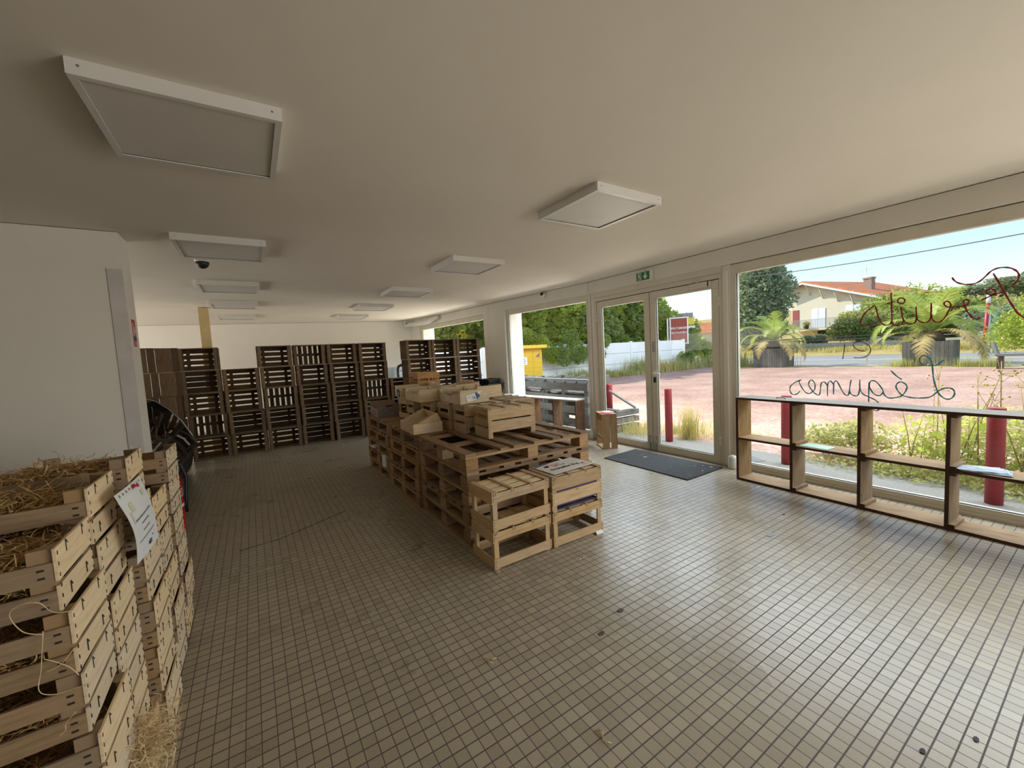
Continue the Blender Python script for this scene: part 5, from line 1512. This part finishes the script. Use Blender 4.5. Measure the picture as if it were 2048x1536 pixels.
for k in range(3): mb.box(0.98, 1.12+0.05*(k % 2), -0.0195, -0.018, 1.02+k*0.09, 1.045+k*0.09)
mb.build('notice_lines', MT['blue_ink'], lno_)
# closing-down sign seen from the back
D = 27.0
def plane_pt(px, py, o, n):
    d = ray(px, py); c = Vector((0, 0, CAMZ)); return c + d*((o-c).dot(n)/d.dot(n))
sp = at_z(1358, 735, GZ-0.004)
sd = Vector((sp.x, sp.y, 0)).normalized(); side = Vector((sd.y, -sd.x, 0))
tl_, br_ = plane_pt(1340, 637, sp, sd), plane_pt(1376, 686, sp, sd)
w = (br_-tl_).dot(side); hgt = tl_.z-br_.z; ctr = (tl_+br_)/2
t = thing('closing_sign', 'red FERMETURE DEFINITIVE banner in a white frame on posts, seen from behind', 'sign', (ctr.x, ctr.y, GZ), (0, 0, math.atan2(side.y, side.x)))
cz = ctr.z-GZ
mb = MB(); mb.box(-w/2, w/2, -0.02, 0.02, cz-hgt/2, cz+hgt/2); ban_ = mb.build('banner', MT['tarp'], t)
mb = MB(); e = 0.07
for a in (-1, 1):
    mb.box(-w/2-e, w/2+e, -0.05, 0.05, cz+a*hgt/2-e/2, cz+a*hgt/2+e/2); mb.box(a*w/2-e/2, a*w/2+e/2, -0.05, 0.05, cz-hgt/2, cz+hgt/2)
mb.box(-w/2-0.2, -w/2-0.12, 0.0, 0.3, cz-hgt/2-0.1, cz+hgt/2)
mb.build('white_frame', MT['white_panel'], t)
for x, m in ((0.02, 'brown'), (0.30, 'white_panel')):
    mb = MB(); mb.box(x-0.05, x+0.05, 0.05, 0.12, 0, cz-hgt/2+0.3); mb.build('post', MT[m], t)
text_mesh('sign_text', 'FERMETURE', 0.20, MT['white'], ban_, (0, -0.024, cz+0.16), (PI/2, 0, 0), True, bold=0.003, sx=0.95)
text_mesh('sign_text', 'D\u00c9FINITIVE', 0.20, MT['white'], ban_, (0, -0.024, cz-0.14), (PI/2, 0, 0), True, bold=0.003, sx=0.95)
# roadside sign behind it
def spt(px, py, D=30.5): return at_d(px, py, D)
q = spt(1385, 640); a_ = math.atan2(side.y, side.x)
t = thing('roadside_board', 'grey roadside board with a yellow square behind the red closing sign', 'sign', (q.x, q.y, GZ), (0, 0, a_))
def lz(py, D=30.5): return at_d(1385, py, D).z-GZ
pm = 30.5/FPX
mb = MB(); mb.box((1357-1385)*pm, (1386-1385)*pm, -0.05, 0.05, lz(636), lz(625)); mb.build('grey_board', plain('grey_board', (0.25, 0.26, 0.28), 0.7), t)
mb = MB(); mb.box((1347-1385)*pm, (1357-1385)*pm, -0.05, 0.05, lz(636), lz(622)); mb.build('white_board', MT['white'], t)
mb = MB(); mb.box((1374-1385)*pm, (1388-1385)*pm, -0.06, -0.02, lz(649), lz(635)); mb.build('yellow_board', plain('yellow_board', (0.75, 0.58, 0.05), 0.6), t)
mb = MB(); mb.box((1373-1385)*pm, (1389-1385)*pm, -0.06, -0.02, lz(656), lz(651)); mb.build('white_lettering_board', MT['white'], t)
for x in (1375, 1379):
    mb = MB(); mb.box((x-1385)*pm-0.07, (x-1385)*pm+0.07, 0.0, 0.14, 0, lz(622) if x < 1379 else lz(668)); mb.build('post', MT['white_panel'], t)
mb = MB(); mb.box((1350-1385)*pm, (1388-1385)*pm, -0.02, 0.02, lz(699), lz(697)); mb.build('rail', MT['white_panel'], t)

# ================================================================== BUSHES AND GRASS
def bush(name, loc, rad, h, n, size, mat, label, seed, cat='bush', k=6):
    rnd = random.Random(seed)
    bl = [((rnd.uniform(-0.6, 0.6)*rad, rnd.uniform(-0.6, 0.6)*rad, h*rnd.uniform(0.3, 0.75)), (rad*rnd.uniform(0.35, 0.6), rad*rnd.uniform(0.35, 0.6), h*rnd.uniform(0.22, 0.36))) for _ in range(k)]
    return tag(link(name, leaf_mesh(name, bl, n, size, mat, seed, 0.3), None, loc), label, cat)
for i, (px, py, D_, rad, h, mat, lab) in enumerate(((1388, 712, 30.5, 1.3, 3.6, 'leaf_b', 'tall dark shrub behind the posts of the red closing sign'), (1402, 700, 33, 1.0, 2.2, 'leaf_a', 'lighter shrub right of the red sign posts'), (1366, 728, 27.4, 0.55, 1.1, 'leaf_b', 'dark low thicket at the foot of the red closing sign'))):
    p = at_d(px, py, D_); bush('shrub', (p.x, p.y, GZ), rad, h, 3000, 0.09, mat, lab, 60+i)
def grass_mesh(name, n, rx, ry, h, mat, seed, lean=0.35, w=0.006):
    rnd = random.Random(seed); V, Fc = [], []
    for i in range(n):
        x, y = rnd.gauss(0, rx/2), rnd.gauss(0, ry/2); a = rnd.uniform(0, 2*PI); hh = h*rnd.uniform(0.4, 1.1); l = lean*hh*rnd.random()
        d = Vector((math.cos(a), math.sin(a), 0)); s = Vector((-d.y, d.x, 0))*w
        p0 = Vector((x, y, 0)); p1 = p0+d*l*0.35+Vector((0, 0, hh*0.55)); p2 = p0+d*l+Vector((0, 0, hh))
        b = len(V); V += [p0-s, p0+s, p1+s*0.8, p1-s*0.8, p2]
        Fc += [(b, b+1, b+2, b+3), (b+3, b+2, b+4)]
    return raw_mesh(name, V, Fc, [MT[mat]])
wg = [grass_mesh('tall_weeds', 500, 1.2, 0.4, 0.85, m, 70+i, 0.4, 0.012) for i, m in enumerate(('dry_grass', 'leaf_d', 'leaf_d'))]
for i in range(13):
    x = 7.3+i*1.35+rr.uniform(-0.3, 0.3)
    nm = ['first', 'second', 'third', 'fourth', 'fifth', 'sixth', 'seventh', 'eighth', 'ninth', 'tenth', 'eleventh', 'twelfth', 'last'][i]
    o = link('tall_weeds', wg[(i*2) % 3 if i % 2 else 2], None, (x, (14.45 if i < 5 else 14.95)+rr.uniform(-0.15, 0.15), GZ), (0, 0, rr.uniform(-0.3, 0.3)))
    o.scale = (1, 1, rr.uniform(0.45, 1.1)*(1.5 if i in (4, 5, 8) else 0.8))
    tag(o, f'strip of tall weeds along the white wall foot, {nm} from the left', 'weeds', 'weeds at the foot of the white wall', 'stuff')
# dry tufts near the pavement edge
for i, (px, py, rx, h, n, mat, lab) in enumerate(((1378, 877, 0.16, 0.58, 320, 'dry_grass', 'tall blond grass tuft right of the bollard seen through the right door leaf'), (1350, 866, 0.10, 0.18, 90, 'leaf_d', 'small green tuft at the bollard foot behind the right door leaf'), (1274, 868, 0.35, 0.32, 220, 'dry_grass', 'blond grass in front of the broken pallet behind the left door leaf'), (1412, 870, 0.35, 0.30, 160, 'dry_grass', 'thin dry grass at the right edge of the right door leaf'),
        (1318, 862, 0.3, 0.26, 140, 'dry_grass', 'thin dry grass beside the centre seam of the glass door'), (1490, 868, 0.25, 0.14, 110, 'dry_grass', 'low dry grass behind the left end of the long shelf'))):
    p = at_z(px, py, GZ)
    tag(link('grass_tuft', grass_mesh('grass_tuft', n, rx, rx, h, mat, 90+i, 0.5, 0.0035), None, p), lab, 'grass', None, 'stuff')
# weeds outside the big window
p = at_z(1660, 905, GZ)
tag(link('weed_plant', leaf_mesh('weed_plant', [((0, 0, 0.25), (0.30, 0.42, 0.24)), ((0.1, 0.3, 0.18), (0.25, 0.25, 0.16)), ((0.1, -0.2, 0.3), (0.2, 0.25, 0.25))], 2600, 0.020, 'leaf_d', 101, 0.15), None, (5.95, 1.95, GZ)), 'low pale green weed behind the second bay of the long shelf', 'weed')
bw = [((0, 0, 0.30), (0.55, 0.62, 0.36)), ((0.1, 0.55, 0.25), (0.45, 0.45, 0.32)), ((0.2, -0.6, 0.3), (0.5, 0.55, 0.34)), ((0.3, -1.2, 0.32), (0.5, 0.6, 0.34)), ((-0.05, -0.3, 0.12), (0.35, 0.9, 0.16)), ((0.4, 0.1, 0.5), (0.4, 0.5, 0.22))]
t = thing('weed_bush', 'big tangled yellow-green weed bush outside behind the right bays of the long shelf', 'bush', (6.05, 0.75, GZ))
link('foliage', leaf_mesh('foliage', bw, 13000, 0.016, 'leaf_d', 103, 0.15), t)
link('broad_leaves', leaf_mesh('broad_leaves', bw, 520, 0.052, 'leaf_a', 104, 0.3), t)
mb = MB()
for k in range(26):
    x, y = rr.uniform(-0.3, 0.7), rr.uniform(-1.4, 0.6); a = rr.uniform(0, 6.28); h = rr.uniform(0.5, 0.85)
    mb.tube([(x, y, 0), (x+0.06*math.cos(a), y+0.06*math.sin(a), h*0.5), (x+0.16*math.cos(a), y+0.16*math.sin(a), h)], [0.007, 0.005, 0.003], 5)
mb.build('stems', MT['palm_dry'], t)
t = thing('thistle', 'tall seeding thistle stems above the weed bush, right of the window word', 'thistle', (5.75, 0.62, GZ))
mb = MB(); heads = MB()
for k in range(16):
    y = rr.uniform(-0.75, 0.55); x = rr.uniform(-0.1, 0.3); h = rr.uniform(0.85, 1.2); a = rr.uniform(-0.25, 0.25)
    top = Vector((x+a*0.3, y+a, h)); mb.tube([(x, y, 0.2), (x+a*0.1, y+a*0.4, h*0.6), top], [0.006, 0.005, 0.003], 5)
    for j in range(5):
        q_ = top+Vector((rr.uniform(-0.07, 0.07), rr.uniform(-0.10, 0.10), rr.uniform(-0.14, 0.04)))
        mb.tube([top-Vector((0, 0, 0.12)), q_], 0.002, 4)
        heads.lathe([(0.0, -0.009), (0.007, -0.005), (0.009, 0.003), (0.005, 0.010), (0.0, 0.011)], 7, 0, q_)
mb.build('stems', MT['palm_dry'], t); heads.build('seed_heads', MT['dry_grass'], t)
tag(link('creeping_weed', leaf_mesh('creeping_weed', [((0, 0, 0.04), (0.28, 1.6, 0.07)), ((0.1, 0.5, 0.08), (0.25, 0.5, 0.10)), ((0.05, -0.8, 0.08), (0.2, 0.5, 0.12))], 2600, 0.02, 'leaf_d', 108, 0.1), None, (5.62, 0.9, GZ)), 'creeping weeds over the pavement edge behind the long shelf bottom', 'weed')
mb = MB(); o = Vector((5.05, 2.86, GZ))
for k in range(7): mb.tube([o, o+Vector((rr.uniform(-0.03, 0.03), rr.uniform(-0.03, 0.03), 0.06+0.012*k)), o+Vector((rr.uniform(-0.05, 0.05), rr.uniform(-0.05, 0.05), 0.10+0.02*k))], 0.0018, 4)
tag(mb.build('pavement_weed', MT['leaf_b']), 'thin weed growing in the pavement crack behind the first shelf bay', 'weed')

# ================================================================== PALM PLANTERS
def frond_mesh(name, L, droop, mat, seed, up=0.9):
    rnd = random.Random(seed); V, Fc = [], []
    n = 22; pts = []
    a = up; p = Vector((0, 0, 0))
    for i in range(n+1):
        pts.append(p.copy()); p = p+Vector((math.cos(a), 0, math.sin(a)))*L/n; a -= droop/n*(0.5+1.2*i/n)
    for i in range(n):
        b = len(V); w = 0.022*(1-i/n)+0.004
        V += [pts[i]+Vector((0, w, 0)), pts[i]-Vector((0, w, 0)), pts[i+1]-Vector((0, w, 0)), pts[i+1]+Vector((0, w, 0))]; Fc.append((b, b+1, b+2, b+3))
    m = 46
    for i in range(4, m):
        f = i/m; k = min(n-1, int(f*n)); q = pts[k].lerp(pts[k+1], f*n-k); d = (pts[k+1]-pts[k]).normalized()
        ll = 0.42*math.sin(PI*min(1, f*0.9+0.12))+0.06
        for sgn in (-1, 1):
            v = (d*0.62+Vector((0, sgn*0.75, 0))+Vector((0, 0, 0.12-0.5*rnd.random()*f))).normalized()*ll*rnd.uniform(0.85, 1.1)
            e = v+Vector((0, 0, -0.12*ll)); s = d*0.024
            b = len(V); V += [q-s, q+s, q+e*0.55+s*0.9+Vector((0, 0, 0.02)), q+e*0.55-s*0.9+Vector((0, 0, 0.02)), q+e]
            Fc += [(b, b+1, b+2, b+3), (b+3, b+2, b+4)]
    return raw_mesh(name, V, Fc, [MT[mat]])
fr_g = [frond_mesh('frond', 2.3, d, 'palm', 200+i, u) for i, (d, u) in enumerate(((1.5, 1.3), (2.2, 1.05), (2.7, 0.85)))]
fr_d = [frond_mesh('dry_frond', 2.3, 2.2, 'palm_dry', 210, 0.55)]
def palm_planter(label, loc, w, h, seed, sc):
    rnd = random.Random(seed); t = thing('palm_planter', label, 'planter', loc, (0, 0, rnd.uniform(-0.1, 0.1)))
    mb = MB(); n = 12
    for k in range(n):
        for s in (-1, 1):
            mb.hexa((s*w/2, -w/2+w*(k+0.5)/n, h/2), (0.03, w/n-0.008, h-rnd.uniform(0, 0.02))); mb.hexa((-w/2+w*(k+0.5)/n, s*w/2, h/2), (w/n-0.008, 0.03, h-rnd.uniform(0, 0.02)))
    mb.box(-w/2+0.02, w/2-0.02, -w/2+0.02, w/2-0.02, h-0.14, h-0.10)
    mb.build('planter_box', MT['grey_wood'], t)
    mb = MB(); mb.lathe([(0.0, h-0.12), (0.30*sc, h-0.10), (0.36*sc, h+0.15), (0.28*sc, h+0.42), (0.0, h+0.48)], 14)
    for v in mb.bm.verts: v.co += Vector((rnd.uniform(-1, 1), rnd.uniform(-1, 1), rnd.uniform(-1, 1)))*0.05
    mb.build('palm_stump', MT['bark'], t)
    for k in range(22):
        f = link('frond', fr_g[k % 3] if k < 15 else fr_d[0], t, (0, 0, h+0.30), (0, rnd.uniform(-0.15, 0.12)+(0.25 if k >= 15 else 0), k*2.4))
        s = sc*rnd.uniform(0.8, 1.1); f.scale = (s, s, s)
        if k >= 15: f.name = 'dry_frond'
    return t
pl = (at_z(1512, 735, GZ)+at_z(1573, 734, GZ))/2; pr = (at_z(1821, 731, GZ)+at_z(1900, 731, GZ))/2
palm_planter('palm in a grey plank planter, left one, by the far edge of the forecourt', (pl.x+0.5, pl.y+0.1, GZ), 1.42, 1.02, 5, 1.0)
palm_planter('palm in a grey plank planter, right one, behind the red window word', (pr.x+0.6, pr.y+0.1, GZ), 1.55, 1.05, 6, 1.3)
# bench by the road
p = at_z(2030, 737, GZ)
t = thing('stone_bench', 'dark weathered bench at the forecourt edge, right of the right palm planter', 'bench', (p.x, p.y, GZ), (0, 0, R(4)))
for s in (-1, 1):
    mb = MB(); mb.box(-0.18, 0.18, s*0.34-0.08, s*0.34+0.08, 0, 0.46); mb.build('leg', MT['brown'], t)
mb = MB(); mb.box(-0.22, 0.22, -0.46, 0.46, 0.46, 0.53); mb.build('seat', plain('bench_seat', (0.16, 0.155, 0.15), 0.8), t)
mb = MB(); mb.bar((0.20, 0.42, 0.50), (0.28, 0.54, 0.95), 0.10, 0.08); mb.build('back_stump', plain('bench_stump', (0.16, 0.155, 0.15), 0.8), t)
# red and white marker pole, green fence posts
p = at_d(1967, 690, 36)
t = thing('marker_pole', 'slim red pole with white top by the road, behind the window word', 'pole', (p.x, p.y, GZ))
mb = MB(); mb.tube([(0, 0, 0), (0.05, -0.12, 2.9)], 0.085, 10); mb.build('red_shaft', MT['red'], t)
mb = MB(); mb.tube([(0.05, -0.12, 2.9), (0.06, -0.14, 3.4)], 0.09, 10); mb.build('white_top', MT['white'], t)
for px, lab, hh in ((1977, 'grey concrete fence post just right of the red marker pole', 2.4), (1989, 'green fence post right of the red marker pole', 2.4)):
    p = at_d(px, 690, 37.5); mb = MB(); mb.box(-0.06, 0.06, -0.06, 0.06, 0, hh)
    tag(mb.build('fence_post', MT['panel_joint'] if px < 1980 else plain('post_green', (0.12, 0.33, 0.24), 0.6), None, (p.x, p.y, GZ)), lab, 'fence post')

# ================================================================== ROADSIDE WALL, HOUSE
t = thing('garden_wall', 'long low stone garden wall with a rail and square piers across the road', 'wall', (44.0, 0, 0.2))
mb = MB(); mb.box(0, 0.3, -60, 90, 0, 0.62); mb.build('wall_base', MT['stone'], t)
for z in (0.85, 1.10):
    mb = MB(); mb.box(0.1, 0.18, -60, 90, z, z+0.07); mb.build('rail', MT['grey_wood'], t)
for k in range(26):
    mb = MB(); mb.box(-0.12, 0.42, -60+k*6.0, -59.4+k*6.0, 0, 1.0); mb.build('pier', MT['stone'], t)
Hc = at_d(1668, 672, 55.0)
ax_ = (at_d(1753, 660, 54.6)-at_d(1583, 660, 59.2)); ax_.z = 0; WW = ax_.length; ux = ax_.normalized()
hl = at_d(1583, 683, 59.2); hl.z = 0.62
ha = math.atan2(ux.y, ux.x)
t = thing('house', 'two-storey cream house with orange tiled gable roof and balcony across the road', 'house', hl, (0, 0, ha))
# local: x along the front, -y towards us, z up
def hz(px, py, D=54.8): return at_d(px, py, D).z-0.62
hp = Vector((hl.x, hl.y, 0)); hn = Vector((ux.y, -ux.x, 0))
def hx(px, py=660):
    d = ray(px, py); k = (hp-Vector((0, 0, 0))).dot(hn)/Vector((d.x, d.y, 0)).dot(hn)
    return (Vector((d.x, d.y, 0))*k-hp).dot(ux)
def hzz(px, py):
    d = ray(px, py); k = hp.dot(hn)/Vector((d.x, d.y, 0)).dot(hn); return CAMZ+d.z*k-0.62
xpk, zpk = hx(1615), hzz(1615, 567); zel, zer = hzz(1584, 581), hzz(1752, 591)
slab = hzz(1640, 657)
def hxo(px, d):
    r_ = ray(px, 600); q_ = hp-hn*d; k = q_.dot(hn)/Vector((r_.x, r_.y, 0)).dot(hn)
    return (Vector((r_.x, r_.y, 0))*k-hp).dot(ux)
def hzo(px, py, d):
    r_ = ray(px, py); q_ = hp-hn*d; k = q_.dot(hn)/Vector((r_.x, r_.y, 0)).dot(hn)
    return CAMZ+r_.z*k-0.62
dep = 11.0
mb = MB(); mb.prism([(0, 0, slab), (WW, 0, slab), (WW, 0, zer), (xpk, 0, zpk), (0, 0, zel)], (0, dep, 0)); mb.build('upper_wall', MT['render'], t)
mb = MB(); mb.box(0.3, WW, 0.9, dep, -0.6, slab); mb.build('ground_floor_wall', MT['render_peach'], t)
mb = MB()
oh = 0.9
sl = (zer-zpk)/(WW-xpk); sl2 = (zel-zpk)/(xpk)
mb.prism([(xpk, -oh, zpk+0.05), (WW+oh, -oh, zpk+0.05+sl*(WW+oh-xpk)), (WW+oh, -oh, zpk+0.22+sl*(WW+oh-xpk)), (xpk, -oh, zpk+0.24)], (0, dep+oh*2, 0))
mb.prism([(-oh, -oh, zpk+0.05-sl2*0+sl2*(xpk+oh)), (xpk, -oh, zpk+0.05), (xpk, -oh, zpk+0.24), (-oh, -oh, zpk+0.22+sl2*(xpk+oh))], (0, dep+oh*2, 0))
mb.build('roof', MT['roof_tile'], t)
mb = MB()
mb.prism([(xpk, -oh-0.03, zpk-0.12), (WW+oh, -oh-0.03, zpk-0.12+sl*(WW+oh-xpk)), (WW+oh, -oh-0.03, zpk+0.07+sl*(WW+oh-xpk)), (xpk, -oh-0.03, zpk+0.07)], (0, 0.05, 0))
mb.prism([(-oh, -oh-0.03, zpk-0.12+sl2*(xpk+oh)), (xpk, -oh-0.03, zpk-0.12), (xpk, -oh-0.03, zpk+0.07), (-oh, -oh-0.03, zpk+0.07+sl2*(xpk+oh))], (0, 0.05, 0))
mb.build('barge_board', MT['shutter'], t)
for px, py in ((1597, 588), (1620, 578), (1646, 580), (1676, 588), (1708, 593), (1747, 600)):
    x = hx(px); zr = zpk+0.0+(sl*(x-xpk) if x > xpk else sl2*(xpk-x)); mb = MB()
    mb.tube([(x, -0.02, zr-1.3), (x, -0.25, zr-0.85), (x, -0.75, zr-0.15)], 0.07, 6); mb.build('roof_bracket', MT['render'], t)
mb = MB(); x0, x1, z0, z1 = hx(1624), hx(1651), slab+0.05, hzz(1638, 617)
mb.box(x0, (x0+x1)/2-0.02, -0.06, 0, z0, z1); mb.build('shutter', MT['shutter'], t)
mb = MB(); mb.box((x0+x1)/2+0.02, x1, -0.06, 0, z0, z1); mb.build('shutter', MT['shutter'], t)
for a, b in ((1692, 1707), (1708, 1722)):
    mb = MB(); mb.box(hx(a), hx(b), -0.06, 0, hzz(1700, 628), hzz(1700, 610)); mb.build('shutter', MT['shutter'], t)
mb = MB(); mb.box(hx(1586), hx(1598), -0.06, 0, slab+0.05, hzz(1592, 621)); mb.build('door', plain('house_door', (0.28, 0.06, 0.05), 0.6), t)
for a, b in ((1625, 1650), (1693, 1722)):
    mb = MB(); mb.box(hx(a), hx(b), 0.84, 0.9, hzz(1638, 673), hzz(1638, 661)); mb.build('garage_window', MT['dark_gap'], t)
mb = MB(); mb.box(hx(1598), hx(1735), -1.3, 0, slab-0.18, slab); bs_ = mb.build('balcony_slab', MT['render'], t)
mb = MB(); zr = slab+1.05
mb.box(hx(1598), hx(1735), -1.28, -1.24, zr-0.05, zr); mb.box(hx(1598), hx(1735), -1.28, -1.24, slab+0.08, slab+0.12)
n = 60
for k in range(n+1):
    x = hx(1598)+(hx(1735)-hx(1598))*k/n; mb.box(x-0.012, x+0.012, -1.275, -1.245, slab, zr)
mb.build('balcony_railing', plain('railing_grey', (0.30, 0.31, 0.32), 0.6), bs_)
mb = MB(); xc = hxo(1738, 3.3); zb0, zt0 = hzo(1738, 586, 3.3), hzo(1738, 555, 3.3); mb.box(xc-0.38, xc+0.38, 3.0, 3.6, zb0-1.0, zt0-0.15); mb.box(xc-0.44, xc+0.44, 2.94, 3.66, zt0-0.15, zt0); mb.build('chimney', MT['brick'], t)
mb = MB(); xs_ = hxo(1651, 6.0); z_ = hzo(1651, 565, 6.0); mb.box(xs_-0.28, xs_+0.28, 5.8, 6.3, z_-1.6, z_); mb.build('small_chimney', MT['brick'], t)
mb = MB(); xa = hxo(1732, 3.3); za = hzo(1732, 535, 3.3); mb.tube([(xa, 3.3, zb0-1), (xa, 3.3, za)], 0.03, 6)
for z, l in ((0.3, 0.7), (0.75, 0.45), (1.1, 0.6)): mb.bar((xa-l, 3.3, za-z), (xa+l, 3.3, za-z+0.05), 0.025, 0.025)
mb.build('aerial', MT['steel'], t)
mb = MB(); mb.lathe([(0.0, 0), (0.22, 0), (0.30, 0.45), (0.0, 0.45)], 12); pot = mb.build('flower_pot', MT['brown'], t, (hx(1632), -1.6, slab))
link('pot_plant', leaf_mesh('pot_plant', [((0, 0, 0.62), (0.34, 0.34, 0.24))], 220, 0.07, 'leaf_d', 301), pot)
# small orange-roofed house far behind the closing sign
p = at_d(1412, 672, 75)
t = thing('cottage', 'low far house with orange roof seen right of the red closing sign', 'house', (p.x, p.y, 0.5), (0, 0, a_))
mb = MB(); mb.box(-3.2, 6, 0, 6, 0, 2.7); mb.build('house_wall', MT['render'], t)
mb = MB(); mb.prism([(-3.6, -0.5, 2.6), (-3.6, 3, 4.4), (-3.6, 6.5, 2.6)], (10.2, 0, 0)); mb.build('roof', MT['roof_tile'], t)
# dark cedar left of the house, shrubs, far trees
cz_ = [((0, 0, 5.2), (3.0, 3.0, 3.6)), ((1.3, 0.3, 3.4), (2.2, 2.2, 1.9)), ((-1.5, 0.2, 3.2), (2.1, 2.1, 1.9)), ((0.7, 0, 7.2), (1.9, 1.9, 1.8)), ((-0.9, 0.2, 6.6), (2.0, 2.0, 1.8)), ((0, 0, 1.9), (2.5, 2.5, 1.4)), ((1.9, 0, 5.2), (1.5, 1.5, 1.4)), ((-2.0, 0, 5.0), (1.5, 1.5, 1.5))]
p = at_d(1519, 684, 47)
t = thing('cedar_tree', 'big dark blue-green tree across the road, left of the cream house', 'tree', (p.x, p.y, 0.55))
link('foliage', leaf_mesh('foliage', cz_, 20000, 0.15, 'leaf_c', 310, 0.45), t); link('trunk', trunk_mesh('trunk', 7, 0.28, 311, 8), t)
gh = [(1700, 47, 2.3, 3.2, 'leaf_b', 'dense green shrub in front of the house garage, left of the right palm'), (1735, 46.5, 2.6, 3.9, 'leaf_d', 'yellow-green tree in front of the house right end'), (1768, 46, 2.4, 3.6, 'leaf_b', 'green shrub right of the house, behind the window word'),
      (1795, 49, 3.0, 5.6, 'leaf_b', 'tall green tree right behind the house roof edge'), (1835, 50, 3.4, 5.8, 'leaf_a', 'round bright tree above the right palm planter'), (1870, 49, 3.0, 4.4, 'leaf_b', 'dark tree right of the right palm crown'),
      (1915, 50, 3.2, 4.4, 'leaf_b', 'green tree left of the red marker pole'), (1950, 52, 3.2, 4.6, 'leaf_d', 'yellowish tree directly behind the red marker pole'), (1978, 47, 2.6, 3.5, 'leaf_c', 'shadowy shrub right of the red marker pole'), (1628, 48, 1.2, 1.5, 'leaf_c', 'small round bush under the house balcony'),
      (1500, 46, 1.8, 1.9, 'leaf_c', 'dark hedge bush under the big tree, by the window post')]
for i, (px, D_, rad, h, mat, lab) in enumerate(gh):
    p = at_d(px, 690, D_+2.5); bush('garden_tree' if h > 3.3 else 'garden_shrub', (p.x, p.y, 0.45), rad, h*0.88, 5200, 0.11 if h > 2 else 0.07, mat, lab, 320+i, 'tree' if h > 3.3 else 'shrub', 9)
for i, (px, D_, h) in enumerate(((2068, 34, 2.9), (2100, 33, 3.3), (2130, 32, 3.3))):
    p = at_d(px, 700, D_); bush('hedge', (p.x, p.y, GZ), 1.7, h, 5000, 0.075, 'leaf_a', ['bright green hedge bush across the road, its left part at the photo right edge', 'bright green hedge bush across the road, cut by the photo right edge', 'bright green hedge bush farthest right across the road, behind the window stroke'][i], 350+i, 'hedge', 9)
far_me = [leaf_mesh('foliage', crown(400+k, 5.0, 9.0, 9), 3800, 0.33, 'leaf_far', 400+k) for k in range(2)]
for i in range(8):
    px = 1830+i*44; D_ = 125+14*(i % 2)
    p = at_d(px, 650, D_)
    o = link('hill_tree', far_me[i % 2], None, (p.x, p.y, 4.2+0.45*i), (0, 0, i*1.1)); o.scale = (1, 1, 0.55+0.10*(i % 2))
    tag(o, f'hazy tree on the far hill, {["first", "second", "third", "fourth", "fifth", "sixth", "seventh", "eighth", "ninth", "tenth", "eleventh", "twelfth"][i]} from the left', 'tree', 'hazy trees along the far hill')
# verge grass in strips, power line
vg = grass_mesh('verge_grass', 1500, 1.3, 2.6, 0.5, 'dry_grass', 500, 0.5, 0.02)
for k in range(9):
    o = link('verge_grass', vg, None, (40.3+0.4*(k % 2), -4+k*5.6, 0.1), (0, 0, 0.1*k))
    tag(o, f'dry grass on the far road verge, strip {["one", "two", "three", "four", "five", "six", "seven", "eight", "nine"][k]} from the right', 'grass', 'dry grass of the far road verge', 'stuff')
vn = grass_mesh('roadside_weeds', 380, 0.6, 2.6, 0.42, 'leaf_d', 501, 0.5, 0.014)
for px, lab in ((1480, 'tall green weeds left of the left palm planter'), (1420, 'weeds at the road edge behind the right door leaf'), (1805, 'upright weeds touching the left side of the right palm planter'), (1935, 'low dry weeds between right palm planter and bench'), (1985, 'low weeds at the forecourt edge left of the bench')):
    p = at_z(px, 733, GZ); o = link('roadside_weeds', vn, None, (p.x+0.2, p.y, GZ)); o.scale = (1, 1 if px < 1500 else 0.22, 2.2 if px < 1500 else 1.0)
    tag(o, lab, 'weeds', None, 'stuff')
a, b = at_d(1440, 561, 42), at_d(2200, 439, 33)
mb = MB(); mb.tube([a.lerp(b, k/12)-Vector((0, 0, 0.25*math.sin(PI*k/12))) for k in range(13)], 0.028, 6)
tag(mb.build('power_line', MT['paint_grey']), 'overhead cable sloping across the sky beyond the big window', 'cable')
p = at_d(1466, 688, 43); mb = MB(); mb.box(-0.35, 0.35, -0.35, 0.35, 0, 0.7)
tag(mb.build('teal_bin', MT['teal'], None, (p.x, p.y, 0.55), bevel=0.05), 'small turquoise tub across the road at the window post', 'tub')
